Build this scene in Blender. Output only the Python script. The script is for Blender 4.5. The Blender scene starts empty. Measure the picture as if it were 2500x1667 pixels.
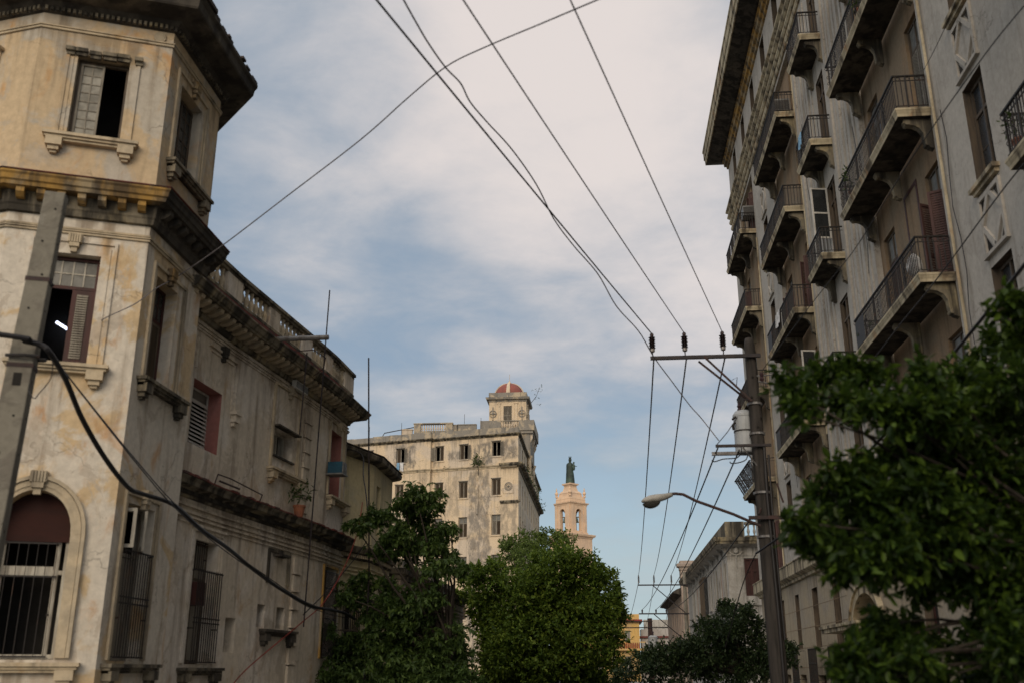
import bpy, bmesh, math, random
import numpy as np
from mathutils import Vector, Matrix

R = math.radians
SC = bpy.context.scene
COL = SC.collection

# ------------------------------------------------------------------ camera, world, sun, exposure
YAW, PITCH = R(5.13), R(18.34)
cam = bpy.data.cameras.new("camera")
cam.lens = 35.0
cam.sensor_width = 36.0
cam.clip_start = 0.1
cam.clip_end = 6000
cam.dof.use_dof = True
cam.dof.focus_distance = 60
cam.dof.aperture_fstop = 1.2
camo = bpy.data.objects.new("camera", cam)
COL.objects.link(camo)
camo.location = (0, 0, 1.6)
camo.rotation_euler = (R(90) + PITCH, 0, YAW)
SC.camera = camo

SUN_EL, SUN_AZ = 24.0, 189.0      # degrees; azimuth from +Y clockwise (towards +X)
sd = Vector((math.sin(R(SUN_AZ)) * math.cos(R(SUN_EL)), math.cos(R(SUN_AZ)) * math.cos(R(SUN_EL)), math.sin(R(SUN_EL))))
sun = bpy.data.lights.new("sun", 'SUN')
sun.energy = 1.7
sun.angle = R(35)
sun.color = (1.0, 0.83, 0.62)
suno = bpy.data.objects.new("sun", sun)
COL.objects.link(suno)
suno.rotation_euler = sd.to_track_quat('Z', 'Y').to_euler()

SC.view_settings.view_transform = 'Standard'
SC.view_settings.look = 'None'
SC.view_settings.exposure = 0.0
SC.view_settings.gamma = 1.0
SC.view_settings.use_curve_mapping = False
SC.render.engine = 'CYCLES'
SC.cycles.max_bounces = 6
SC.cycles.use_denoising = True


class NT:
    """small helper around a node tree"""
    def __init__(self, tree):
        self.t = tree
        tree.nodes.clear()

    def n(self, typ, inputs=None, **props):
        nd = self.t.nodes.new(typ)
        for k, v in props.items():
            setattr(nd, k, v)
        for k, v in (inputs or {}).items():
            sock = nd.inputs[k]
            if isinstance(v, bpy.types.NodeSocket):
                self.t.links.new(v, sock)
            else:
                sock.default_value = v
        return nd

    def math(self, op, a, b=0.0, clamp=False):
        return self.n('ShaderNodeMath', {0: a, 1: b}, operation=op, use_clamp=clamp).outputs[0]

    def ramp(self, fac, lo, hi):
        return self.n('ShaderNodeMapRange', {0: fac, 1: lo, 2: hi, 3: 0.0, 4: 1.0}, interpolation_type='SMOOTHSTEP').outputs[0]

    def mix(self, fac, a, b, blend='MIX'):
        nd = self.t.nodes.new('ShaderNodeMix')
        nd.data_type = 'RGBA'
        nd.blend_type = blend
        for i, v in ((0, fac), (6, a), (7, b)):
            if isinstance(v, bpy.types.NodeSocket):
                self.t.links.new(v, nd.inputs[i])
            else:
                nd.inputs[i].default_value = v if i == 0 else (v[0], v[1], v[2], 1)
        return nd.outputs[2]

    def noise(self, vec, scale, detail=5, rough=0.55, dist=0.0):
        return self.n('ShaderNodeTexNoise', {'Vector': vec, 'Scale': scale, 'Detail': detail, 'Roughness': rough, 'Distortion': dist}).outputs[0]

    def mapping(self, vec, scale=(1, 1, 1), loc=(0, 0, 0)):
        return self.n('ShaderNodeMapping', {'Vector': vec, 'Scale': scale, 'Location': loc}).outputs[0]


def build_world():
    w = bpy.data.worlds.new("World")
    SC.world = w
    w.use_nodes = True
    k = NT(w.node_tree)
    sky = k.n('ShaderNodeTexSky', sky_type='NISHITA')
    sky.sun_disc = False
    sky.sun_elevation = R(SUN_EL)
    sky.sun_rotation = R(SUN_AZ)
    sky.air_density = 1.0
    sky.ozone_density = 1.6
    sky.dust_density = 0.4
    g = k.n('ShaderNodeTexCoord').outputs['Generated']
    d = k.n('ShaderNodeVectorMath', {0: g}, operation='NORMALIZE').outputs[0]
    sep = k.n('ShaderNodeSeparateXYZ', {0: d})
    zz = k.math('ADD', k.math('MAXIMUM', sep.outputs[2], 0.0), 0.22)
    flat = k.n('ShaderNodeCombineXYZ', {0: k.math('DIVIDE', sep.outputs[0], zz), 1: k.math('DIVIDE', sep.outputs[1], zz), 2: 0.0}).outputs[0]
    rot = k.n('ShaderNodeMapping', {'Vector': flat, 'Rotation': (0, 0, R(-30)), 'Scale': (0.95, 1.12, 1), 'Location': (3.3, 1.7, 0)}).outputs[0]
    n1 = k.noise(rot, 1.35, 9, 0.56, 0.15)
    fine = k.noise(rot, 4.6, 9, 0.6, 0.25)

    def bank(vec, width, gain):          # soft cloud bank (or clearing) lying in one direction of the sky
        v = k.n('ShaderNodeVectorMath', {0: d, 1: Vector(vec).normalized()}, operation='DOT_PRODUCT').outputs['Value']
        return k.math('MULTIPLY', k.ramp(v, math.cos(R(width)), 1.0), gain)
    n1b = k.noise(k.mapping(rot, (1, 1, 1), (7, 3, 0)), 0.7, 5, 0.5, 0.3)
    cover = k.math('MULTIPLY', k.math('SUBTRACT', n1, 0.5), 1.6)
    cover = k.math('ADD', cover, k.math('MULTIPLY', k.math('SUBTRACT', n1b, 0.5), 0.8))
    cover = k.math('ADD', k.math('ADD', cover, 0.40), k.math('MULTIPLY', k.math('SUBTRACT', fine, 0.5), 0.75))
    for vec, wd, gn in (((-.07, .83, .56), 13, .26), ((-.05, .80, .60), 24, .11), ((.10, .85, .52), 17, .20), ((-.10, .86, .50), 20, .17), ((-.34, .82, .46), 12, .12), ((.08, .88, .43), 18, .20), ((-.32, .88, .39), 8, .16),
                        ((-.38, .72, .57), 17, -.34), ((-.42, .85, .36), 10, -.12), ((-.13, .92, .37), 15, -.16), ((0, .97, .22), 16, -.08), ((.3, -.8, .5), 60, .25), ((-.95, -.1, .4), 55, .30), ((.30, .75, .58), 12, -.16), ((0, .1, .99), 38, .45)):  # left and overhead banks lie out of view, added to light the walls
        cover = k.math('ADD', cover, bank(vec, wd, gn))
    veil = k.math('ADD', k.math('MULTIPLY', k.ramp(cover, 0.0, 0.70), 0.22), 0.76)
    bright = k.ramp(cover, 0.16, 1.08)
    ccol = k.mix(bright, (0.292, 0.368, 0.452), (0.80, 0.725, 0.69))
    fill_glow = k.math('ADD', k.math('MULTIPLY', k.ramp(sep.outputs[2], .70, .95), 1.0), k.math('MULTIPLY', k.ramp(sep.outputs[1], .1, -.7), .55))  # extra cloud brightness overhead and behind the camera, added to lift wall light
    ccol = k.mix(1.0, ccol, k.n('ShaderNodeCombineXYZ', {0: k.math('ADD', fill_glow, 1.0), 1: k.math('ADD', k.math('MULTIPLY', fill_glow, .95), 1.0), 2: k.math('ADD', k.math('MULTIPLY', fill_glow, .86), 1.0)}).outputs[0], 'MULTIPLY')
    bg1 = k.n('ShaderNodeBackground', {'Color': sky.outputs[0], 'Strength': 0.115}).outputs[0]
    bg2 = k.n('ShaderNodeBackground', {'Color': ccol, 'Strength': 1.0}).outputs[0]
    low = k.ramp(sep.outputs[2], 0.30, 0.02)
    lowcol = k.mix(low, ccol, (0.42, 0.52, 0.56))
    bg2 = k.n('ShaderNodeBackground', {'Color': lowcol, 'Strength': 1.0}).outputs[0]
    hz = k.math('MAXIMUM', k.math('MULTIPLY', veil, 0.97), k.math('MULTIPLY', low, 0.9))
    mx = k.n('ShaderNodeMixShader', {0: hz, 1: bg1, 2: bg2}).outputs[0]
    k.n('ShaderNodeOutputWorld', {'Surface': mx})


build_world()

# ------------------------------------------------------------------ camera model (to place things from measured directions)
CF = Vector((-math.sin(YAW) * math.cos(PITCH), math.cos(YAW) * math.cos(PITCH), math.sin(PITCH)))
CR = Vector((math.cos(YAW), math.sin(YAW), 0))
CU = CR.cross(CF)
EYE = Vector((0, 0, 1.6))


def ray(px, py):
    return CF + CR * ((px - 1250) / 2430.6) - CU * ((py - 833.5) / 2430.6)


def at_y(px, py, Y):
    d = ray(px, py)
    return EYE + d * (Y / d.y)


def at_x(px, py, X):
    d = ray(px, py)
    return EYE + d * (X / d.x)


def at_z(px, py, Z):
    d = ray(px, py)
    return EYE + d * ((Z - 1.6) / d.z)


# ------------------------------------------------------------------ materials
MATS = {}


def new_mat(name):
    m = bpy.data.materials.new(name)
    m.use_nodes = True
    k = NT(m.node_tree)
    MATS[name] = m
    return m, k


def finish(k, color, rough=0.85, bump=None, bstr=0.2, bdist=0.02, metal=0.0, spec=0.3):
    ins = {'Base Color': color, 'Roughness': rough, 'Metallic': metal, 'Specular IOR Level': spec}
    if bump is not None:
        ins['Normal'] = k.n('ShaderNodeBump', {'Height': bump, 'Strength': bstr, 'Distance': bdist}).outputs[0]
    p = k.n('ShaderNodeBsdfPrincipled', ins)
    k.n('ShaderNodeOutputMaterial', {'Surface': p.outputs[0]})


def c4(c):
    return (c[0], c[1], c[2], 1)


def plaster(name, base, worn, stain, sc=0.7, worn_at=(0.5, 0.62), stain_k=0.6, streak=(0.52, 0.75), rust=None, rust_at=(0.62, 0.72), blocks=None, bstr=0.25, off=0.0, grey=None, grey_at=(.5, .6), grey_sc=.22, crack=0.0, peel=None, marks=None, drip=()):
    m, k = new_mat(name)
    p = k.n('ShaderNodeNewGeometry').outputs['Position']
    p = k.mapping(p, (1, 1, 1), (off, off * 1.7, off * .6))
    n1 = k.noise(p, sc, 8, 0.62, 0.6)
    col = k.mix(k.ramp(n1, *worn_at), base, worn)
    if grey and not marks:
        ng = k.noise(k.mapping(p, (1, 1, .45)), grey_sc, 9, 0.66, 0.3)
        nf = k.noise(p, 2.6, 6, 0.7)
        gm = k.math('MULTIPLY', k.ramp(ng, *grey_at), k.ramp(nf, .28, .6))
        col = k.mix(gm, col, grey)
    if rust:
        nr = k.noise(k.mapping(p, (1, 1, .6), (4, 2, 1)), 1.5, 7, 0.65, 0.8)
        col = k.mix(k.math('MULTIPLY', k.ramp(nr, rust_at[0] - .03, rust_at[1] + .05), 0.7), col, rust)
    if peel:                              # flaked areas with hard ragged edges
        np_ = k.noise(k.mapping(p, (1, 1, .7), (9, 5, 2)), 1.15, 10, 0.68, 0.5)
        col = k.mix(k.math('MULTIPLY', k.ramp(np_, .565, .585), .75), col, peel)
    if marks:                             # old grey weathering fields on the wall, in the wall's own place
        ge = k.n('ShaderNodeNewGeometry').outputs['Position']
        sp = k.n('ShaderNodeSeparateXYZ', {0: ge})
        wob = k.math('SUBTRACT', k.noise(ge, .55, 8, .68), .5)
        wob2 = k.math('SUBTRACT', k.noise(k.mapping(ge, (1, 1, 1), (8, 8, 8)), .55, 8, .68), .5)
        sx = k.math('ADD', k.math('SUBTRACT', marks['x0'], k.math('MULTIPLY', sp.outputs[0], 1.03)), k.math('MULTIPLY', wob, 1.5))
        sz = k.math('ADD', sp.outputs[2], k.math('MULTIPLY', wob2, 1.6))
        wear = k.ramp(k.noise(k.mapping(ge, (1.6, 1.6, .8)), 1.3, 9, .7), .36, .58)
        for x0, x1, z0, z1, st in marks['r']:
            mk = k.math('MULTIPLY', k.math('MULTIPLY', k.ramp(sx, x0 - .12, x0 + .12), k.ramp(sx, x1 + .12, x1 - .12)), k.math('MULTIPLY', k.ramp(sz, z0 - .2, z0 + .2), k.ramp(sz, z1 + .2, z1 - .2)))
            col = k.mix(k.math('MULTIPLY', k.math('MULTIPLY', mk, wear), st), col, grey)
    n2 = k.noise(k.mapping(p, (2.6, 2.6, 0.22)), 1.1, 7, 0.6, 0.3)
    col = k.mix(k.math('MULTIPLY', k.ramp(n2, *streak), stain_k), col, stain)
    if drip:                              # run-off streaks hanging from ledges and sills
        ge2 = k.n('ShaderNodeNewGeometry').outputs['Position']
        zc = k.n('ShaderNodeSeparateXYZ', {0: ge2}).outputs[2]
        st1 = k.noise(k.mapping(ge2, (4.2, 4.2, .10)), 1.0, 6, .62)
        st2 = k.noise(k.mapping(ge2, (1.1, 1.1, .3), (3, 3, 3)), 1.0, 4, .5)
        run = k.math('ADD', k.math('MULTIPLY', k.math('SUBTRACT', st1, .5), 1.5), k.math('SUBTRACT', st2, .5))
        for zt, ln, kk in drip:
            dz = k.math('DIVIDE', k.math('SUBTRACT', zt, zc), ln)          # 0 at the ledge, 1 at the end of the run
            mk = k.math('MULTIPLY', k.ramp(k.math('SUBTRACT', run, k.math('MULTIPLY', dz, .42)), -.12, .16), k.ramp(dz, -.01, .01))
            mk = k.math('MULTIPLY', mk, k.ramp(dz, 1.0, .5))
            col = k.mix(k.math('MULTIPLY', mk, kk), col, stain)
    n3 = k.noise(p, 9, 8, 0.7)
    col = k.mix(0.75, col, k.n('ShaderNodeMapRange', {0: n3, 1: .25, 2: .75, 3: .68, 4: 1.15}).outputs[0], 'MULTIPLY')
    n5 = k.noise(p, 34, 3, .6)
    col = k.mix(k.math('MULTIPLY', k.ramp(n5, .66, .74), .35), col, stain)
    if crack:
        wv = k.n('ShaderNodeVectorMath', {0: p, 1: k.n('ShaderNodeTexNoise', {'Vector': p, 'Scale': 2.5, 'Detail': 5}).outputs[1]}, operation='ADD').outputs[0]
        vo = k.n('ShaderNodeTexVoronoi', {'Vector': wv, 'Scale': .75}, feature='DISTANCE_TO_EDGE').outputs['Distance']
        cm = k.math('MULTIPLY', k.ramp(vo, .016, .004), k.ramp(k.noise(p, .8, 3), .50, .60))
        col = k.mix(k.math('MULTIPLY', cm, crack), col, (.05, .04, .03))
    h = k.math('ADD', k.math('MULTIPLY', n3, 0.6), k.math('MULTIPLY', k.ramp(n1, *worn_at), 0.5))
    finish(k, col, 0.92, h, bstr, 0.03, spec=0.15)
    return m


def simple(name, c, c2=None, sc=4.0, rough=0.6, metal=0.0, stretch=(1, 1, 1), spec=0.3, lo=.4, hi=.65, bstr=.15):
    m, k = new_mat(name)
    p = k.n('ShaderNodeNewGeometry').outputs['Position']
    p = k.mapping(p, stretch)
    n = k.noise(p, sc, 7, 0.62, 0.3)
    c2 = c2 or tuple(x * .6 for x in c)
    col = k.mix(k.ramp(n, lo, hi), c, c2)
    n3 = k.noise(p, sc * 7, 5, 0.6)
    col = k.mix(0.6, col, k.n('ShaderNodeMapRange', {0: n3, 1: .25, 2: .75, 3: .7, 4: 1.15}).outputs[0], 'MULTIPLY')
    finish(k, col, rough, n3, bstr, 0.01, metal, spec)
    return m


plaster('cream', (.53, .41, .265), (.46, .415, .345), (.20, .155, .105), .8, (.47, .56), .75, (.52, .72), rust=(.50, .26, .085), rust_at=(.56, .66), crack=.4, peel=(.46, .385, .29), drip=((11.6, .8, .6),))
plaster('cream_low', (.60, .545, .46), (.55, .42, .26), (.22, .17, .12), .9, (.50, .58), .7, (.52, .72), rust=(.47, .25, .10), rust_at=(.57, .67), off=3, crack=.35, peel=(.46, .40, .325), drip=((8.28, .9, .7),))
plaster('wing', (.60, .525, .42), (.66, .60, .52), (.25, .205, .16), .6, (.48, .58), .75, (.48, .70), rust=(.40, .24, .11), rust_at=(.56, .68), off=7, crack=.35, peel=(.46, .395, .315), drip=((7.78, 1.1, .75), (4.52, 1.0, .75)))
plaster('trim_pale', (.52, .43, .30), (.40, .34, .25), (.13, .11, .085), 1.2, (.45, .62), .7, (.46, .7), rust=(.42, .24, .08), off=2)
plaster('trim_ochre', (.40, .24, .07), (.34, .27, .17), (.06, .05, .042), 1.3, (.45, .60), .85, (.40, .62), off=5)
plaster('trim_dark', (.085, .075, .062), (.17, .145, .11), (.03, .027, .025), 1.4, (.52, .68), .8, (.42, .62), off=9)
plaster('trim_mold', (.22, .19, .14), (.34, .28, .17), (.035, .032, .028), 1.5, (.5, .66), .9, (.40, .58), off=4)
plaster('roof_red', (.15, .05, .042), (.08, .05, .045), (.05, .04, .035), 2.0, (.5, .6), .6)
plaster('ochre_house', (.58, .50, .31), (.50, .45, .32), (.22, .18, .11), .6, (.48, .62), .6, (.48, .72), off=11)
plaster('central', (.66, .53, .37), (.58, .49, .385), (.27, .23, .18), .35, (.47, .57), .55, (.5, .74), grey=(.135, .13, .122), rust=(.52, .36, .2), rust_at=(.58, .68), off=13.5, crack=.5, drip=((22.9, 1.3, .6), (19.8, 2.4, .55)),
        marks={'x0': -7.9, 'r': [(2.85, 4.95, 2, 19.6, .72), (.15, 1.7, 20.6, 22.4, .75), (2.75, 4.5, 20.3, 22.5, .85), (4.7, 7.0, 20.9, 22.0, .7), (10.6, 12.9, 20.2, 22.7, .85), (.0, 1.8, 5, 16.6, .55), (5.9, 7.4, 15.5, 19.3, .4), (8.2, 8.8, 20.2, 22.8, .6), (14, 20, 5, 18, .5)]})
plaster('central_dark', (.25, .23, .20), (.44, .37, .27), (.075, .07, .062), .9, (.50, .60), .55, (.50, .72), off=6)
plaster('church', (.74, .53, .36), (.64, .47, .335), (.32, .24, .18), .3, (.45, .6), .5, (.5, .75), bstr=.1)
plaster('right_wall', (.455, .42, .37), (.395, .365, .32), (.23, .20, .165), .35, (.47, .57), .55, (.52, .72), off=17, crack=.35, peel=(.40, .365, .32), drip=((28.4, 1.5, .6), (24.15, 3.0, .55)))
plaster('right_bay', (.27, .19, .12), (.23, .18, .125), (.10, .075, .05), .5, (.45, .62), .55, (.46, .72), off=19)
plaster('right_base', (.40, .335, .24), (.36, .315, .25), (.15, .12, .09), .5, (.45, .62), .5, (.5, .75), off=21, drip=((4.93, 2.0, .6),))
plaster('right_trim', (.50, .43, .30), (.38, .32, .22), (.07, .058, .046), 1.1, (.46, .62), .85, (.44, .64), rust=(.36, .17, .06), rust_at=(.56, .68), off=23)
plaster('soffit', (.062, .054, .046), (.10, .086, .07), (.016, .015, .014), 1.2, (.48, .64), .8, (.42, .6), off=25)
plaster('white_house', (.43, .41, .375), (.34, .32, .285), (.12, .105, .09), .8, (.46, .6), .7, (.48, .7), off=27, drip=((8.75, 1.4, .7), (5.4, 1.6, .6)))
plaster('pink_house', (.44, .35, .28), (.38, .31, .26), (.15, .11, .09), .8, (.46, .6), .6, (.48, .7), off=29)
plaster('yellow_wall', (.62, .40, .14), (.55, .38, .18), (.3, .2, .1), .5, (.46, .6), .4, (.5, .75), off=31)
plaster('grey_wall', (.42, .39, .36), (.34, .31, .28), (.16, .14, .12), .5, (.46, .6), .6, (.48, .7), off=33)
simple('dark_room', (.022, .02, .018), (.012, .011, .010), 1.5, .95)  # near-black inner faces; dimness of unlit rooms put into the colour
simple('pink_reveal', (.36, .15, .125), (.30, .14, .12), 2, .8)
simple('maroon_wood', (.062, .021, .018), (.04, .018, .015), 3, .6, stretch=(3, 3, .4))
simple('dusty_maroon', (.085, .042, .037), (.055, .03, .026), 3, .7, stretch=(3, 3, .4))
simple('red_blind', (.034, .009, .006), (.026, .008, .006), 2, .8, stretch=(1, 1, 4))
simple('brown_wood', (.11, .082, .056), (.07, .055, .042), 4, .7, stretch=(3, 3, .4))
simple('grey_wood', (.26, .235, .19), (.16, .14, .115), 4, .75, stretch=(3, 3, .4))
simple('pale_wood', (.46, .43, .36), (.30, .27, .22), 4, .7, stretch=(3, 3, .4))
simple('white_louvre', (.60, .58, .54), (.46, .44, .40), 2, .5)
simple('iron', (.022, .019, .018), (.07, .034, .02), 6, .6, lo=.55, hi=.72)
simple('rust_iron', (.05, .026, .023), (.028, .02, .02), 6, .7)
simple('steel', (.20, .20, .205), (.12, .11, .105), 5, .5, metal=.4)
simple('arm_steel', (.014, .012, .016), (.028, .02, .02), 4, .6)
plaster('concrete', (.205, .19, .155), (.165, .15, .125), (.075, .068, .056), 2.2, (.46, .6), .6, (.5, .7), peel=(.25, .235, .20), bstr=.5, off=41)
simple('hole_dark', (.02, .018, .016), None, 5, .95)
simple('pole_wood', (.045, .039, .035), (.020, .018, .016), 3.0, .9, stretch=(4, 4, .35), bstr=.6)
simple('porcelain', (.045, .022, .026), (.03, .018, .02), 5, .35)
simple('cap_metal', (.30, .28, .27), None, 5, .5, metal=.5)
simple('tank_grey', (.36, .38, .40), (.31, .33, .34), 1, .5)
simple('lamp_grey', (.40, .39, .36), (.27, .26, .23), 4, .5)
simple('lamp_lens', (.05, .05, .045), (.035, .034, .03), 4, .2, spec=.6)
simple('cable_black', (.012, .011, .013), None, 5, .5)
simple('cable_grey', (.16, .15, .16), None, 5, .6)
simple('cable_red', (.22, .035, .025), None, 5, .6)
simple('bark', (.045, .036, .028), (.026, .021, .017), 6, .9, stretch=(3, 3, .6), bstr=.6)
simple('asphalt', (.052, .051, .05), (.04, .04, .04), 2, .9)
simple('paving', (.26, .25, .235), (.2, .19, .18), 1.5, .9)
simple('earth', (.18, .165, .14), (.12, .11, .09), .6, .95)
simple('bronze', (.055, .085, .065), (.028, .04, .034), .55, .6, metal=.15, lo=.42, hi=.6)
simple('bell_bronze', (.10, .13, .10), (.06, .07, .055), 1, .5, metal=.3)
simple('dome_red', (.27, .082, .062), (.20, .075, .06), 1.2, .7)
simple('tile_dark', (.07, .055, .05), (.035, .03, .028), 4, .9)
simple('terracotta', (.30, .115, .06), (.2, .08, .05), 6, .8)
simple('blue_paint', (.018, .09, .14), (.014, .06, .10), 3, .5)
simple('cloth_white', (.62, .62, .62), None, 6, .9)
simple('cloth_blue', (.20, .36, .52), None, 6, .9)
simple('ac_grey', (.20, .20, .195), (.14, .14, .135), 5, .6)
simple('green_paint', (.10, .22, .13), (.07, .15, .10), 4, .6)
simple('bright_red_paint', (.26, .035, .022), (.17, .03, .022), 4, .6)


def glass(name, c, rough=.12):
    m, k = new_mat(name)
    p = k.n('ShaderNodeNewGeometry').outputs['Position']
    n = k.noise(p, 3.1, 4, .6)
    col = k.mix(k.ramp(n, .35, .65), c, tuple(x * .55 for x in c))
    finish(k, col, k.n('ShaderNodeMapRange', {0: n, 1: .3, 2: .7, 3: rough, 4: rough + .3}).outputs[0], spec=.5)


glass('glass_dusty', (.15, .145, .125), .3)
glass('glass_dark', (.03, .032, .034), .1)
glass('glass_frost', (.30, .285, .24), .5)

m, k = new_mat('tube_light')
k.n('ShaderNodeOutputMaterial', {'Surface': k.n('ShaderNodeEmission', {'Color': (.72, .78, 1, 1), 'Strength': 3.2}).outputs[0]})


def leafmat(name, dark, mid, light, trans=.28, rough=.42):
    m, k = new_mat(name)
    ge = k.n('ShaderNodeNewGeometry')
    rnd = ge.outputs['Random Per Island']
    n = k.noise(ge.outputs['Position'], 1.1, 3, .5)
    a = k.mix(k.ramp(rnd, 0, .75), dark, mid)
    col = k.mix(k.math('MULTIPLY', k.ramp(k.math('ADD', k.math('MULTIPLY', rnd, .55), k.math('MULTIPLY', n, .6)), .55, .9), .9), a, light)
    pr = k.n('ShaderNodeBsdfPrincipled', {'Base Color': col, 'Roughness': rough, 'Specular IOR Level': .22}).outputs[0]
    tr = k.n('ShaderNodeBsdfTranslucent', {'Color': k.mix(.5, col, light)}).outputs[0]
    k.n('ShaderNodeOutputMaterial', {'Surface': k.n('ShaderNodeMixShader', {0: trans, 1: pr, 2: tr}).outputs[0]})


leafmat('leaf_umbrella', (.034, .062, .018), (.058, .102, .026), (.105, .16, .036), .34, .5)
leafmat('leaf_dense', (.036, .068, .009), (.072, .122, .016), (.16, .215, .03), .36, .55)
leafmat('leaf_pale', (.07, .11, .022), (.10, .15, .034), (.18, .23, .06), .35)
leafmat('leaf_street', (.016, .030, .013), (.027, .046, .018), (.05, .075, .028))
leafmat('leaf_near', (.011, .025, .005), (.025, .050, .008), (.080, .130, .016), .34, .45)
leafmat('leaf_weed', (.03, .05, .014), (.05, .08, .022), (.09, .13, .04))


# ------------------------------------------------------------------ scene-graph helpers
ORG = {}


def thing(name, label, cat, loc, group=None):
    o = bpy.data.objects.new(name, None)
    o.empty_display_size = .3
    COL.objects.link(o)
    o.location = loc
    ORG[o] = Vector(loc)
    o['label'] = label
    o['category'] = cat
    if group:
        o['group'] = group
    return o


def tag(o, label, cat, group=None):
    o['label'] = label
    o['category'] = cat
    if group:
        o['group'] = group
    return o


class Path:
    """polyline seen in plan; outside lies to the right of the walking direction"""
    def __init__(self, pts):
        self.p = [Vector((x, y)) for x, y in pts]
        self.t, self.n, self.a = [], [], [0.0]
        for i in range(len(pts) - 1):
            v = self.p[i + 1] - self.p[i]
            self.t.append(v.normalized())
            self.n.append(Vector((v.y, -v.x)).normalized())
            self.a.append(self.a[-1] + v.length)
        self.L = self.a[-1]

    def seg(self, a):
        for i in range(len(self.t)):
            if a <= self.a[i + 1] + 1e-9:
                return i
        return len(self.t) - 1

    def P(self, a, d=0.0, z=0.0):
        for i in range(1, len(self.a) - 1):
            if abs(a - self.a[i]) < 1e-6:
                n1, n2 = self.n[i - 1], self.n[i]
                q = self.p[i] + (n1 + n2) * (d / (1 + n1.dot(n2)))
                return Vector((q.x, q.y, z))
        i = self.seg(a)
        q = self.p[i] + self.t[i] * (a - self.a[i]) + self.n[i] * d
        return Vector((q.x, q.y, z))

    def T(self, a):
        t = self.t[self.seg(a)]
        return Vector((t.x, t.y, 0))

    def N(self, a):
        n = self.n[self.seg(a)]
        return Vector((n.x, n.y, 0))

    def cuts(self, a0, a1):
        return [a0] + [x for x in self.a[1:-1] if a0 + 1e-6 < x < a1 - 1e-6] + [a1]

    def near(self, p):
        best = (1e9, 0)
        for i in range(len(self.t)):
            s = min(max((Vector(p[:2]) - self.p[i]).dot(self.t[i]), 0), self.a[i + 1] - self.a[i])
            q = self.p[i] + self.t[i] * s
            best = min(best, ((q - Vector(p[:2])).length, self.a[i] + s))
        return best[1]


Z = Vector((0, 0, 1))


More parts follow.
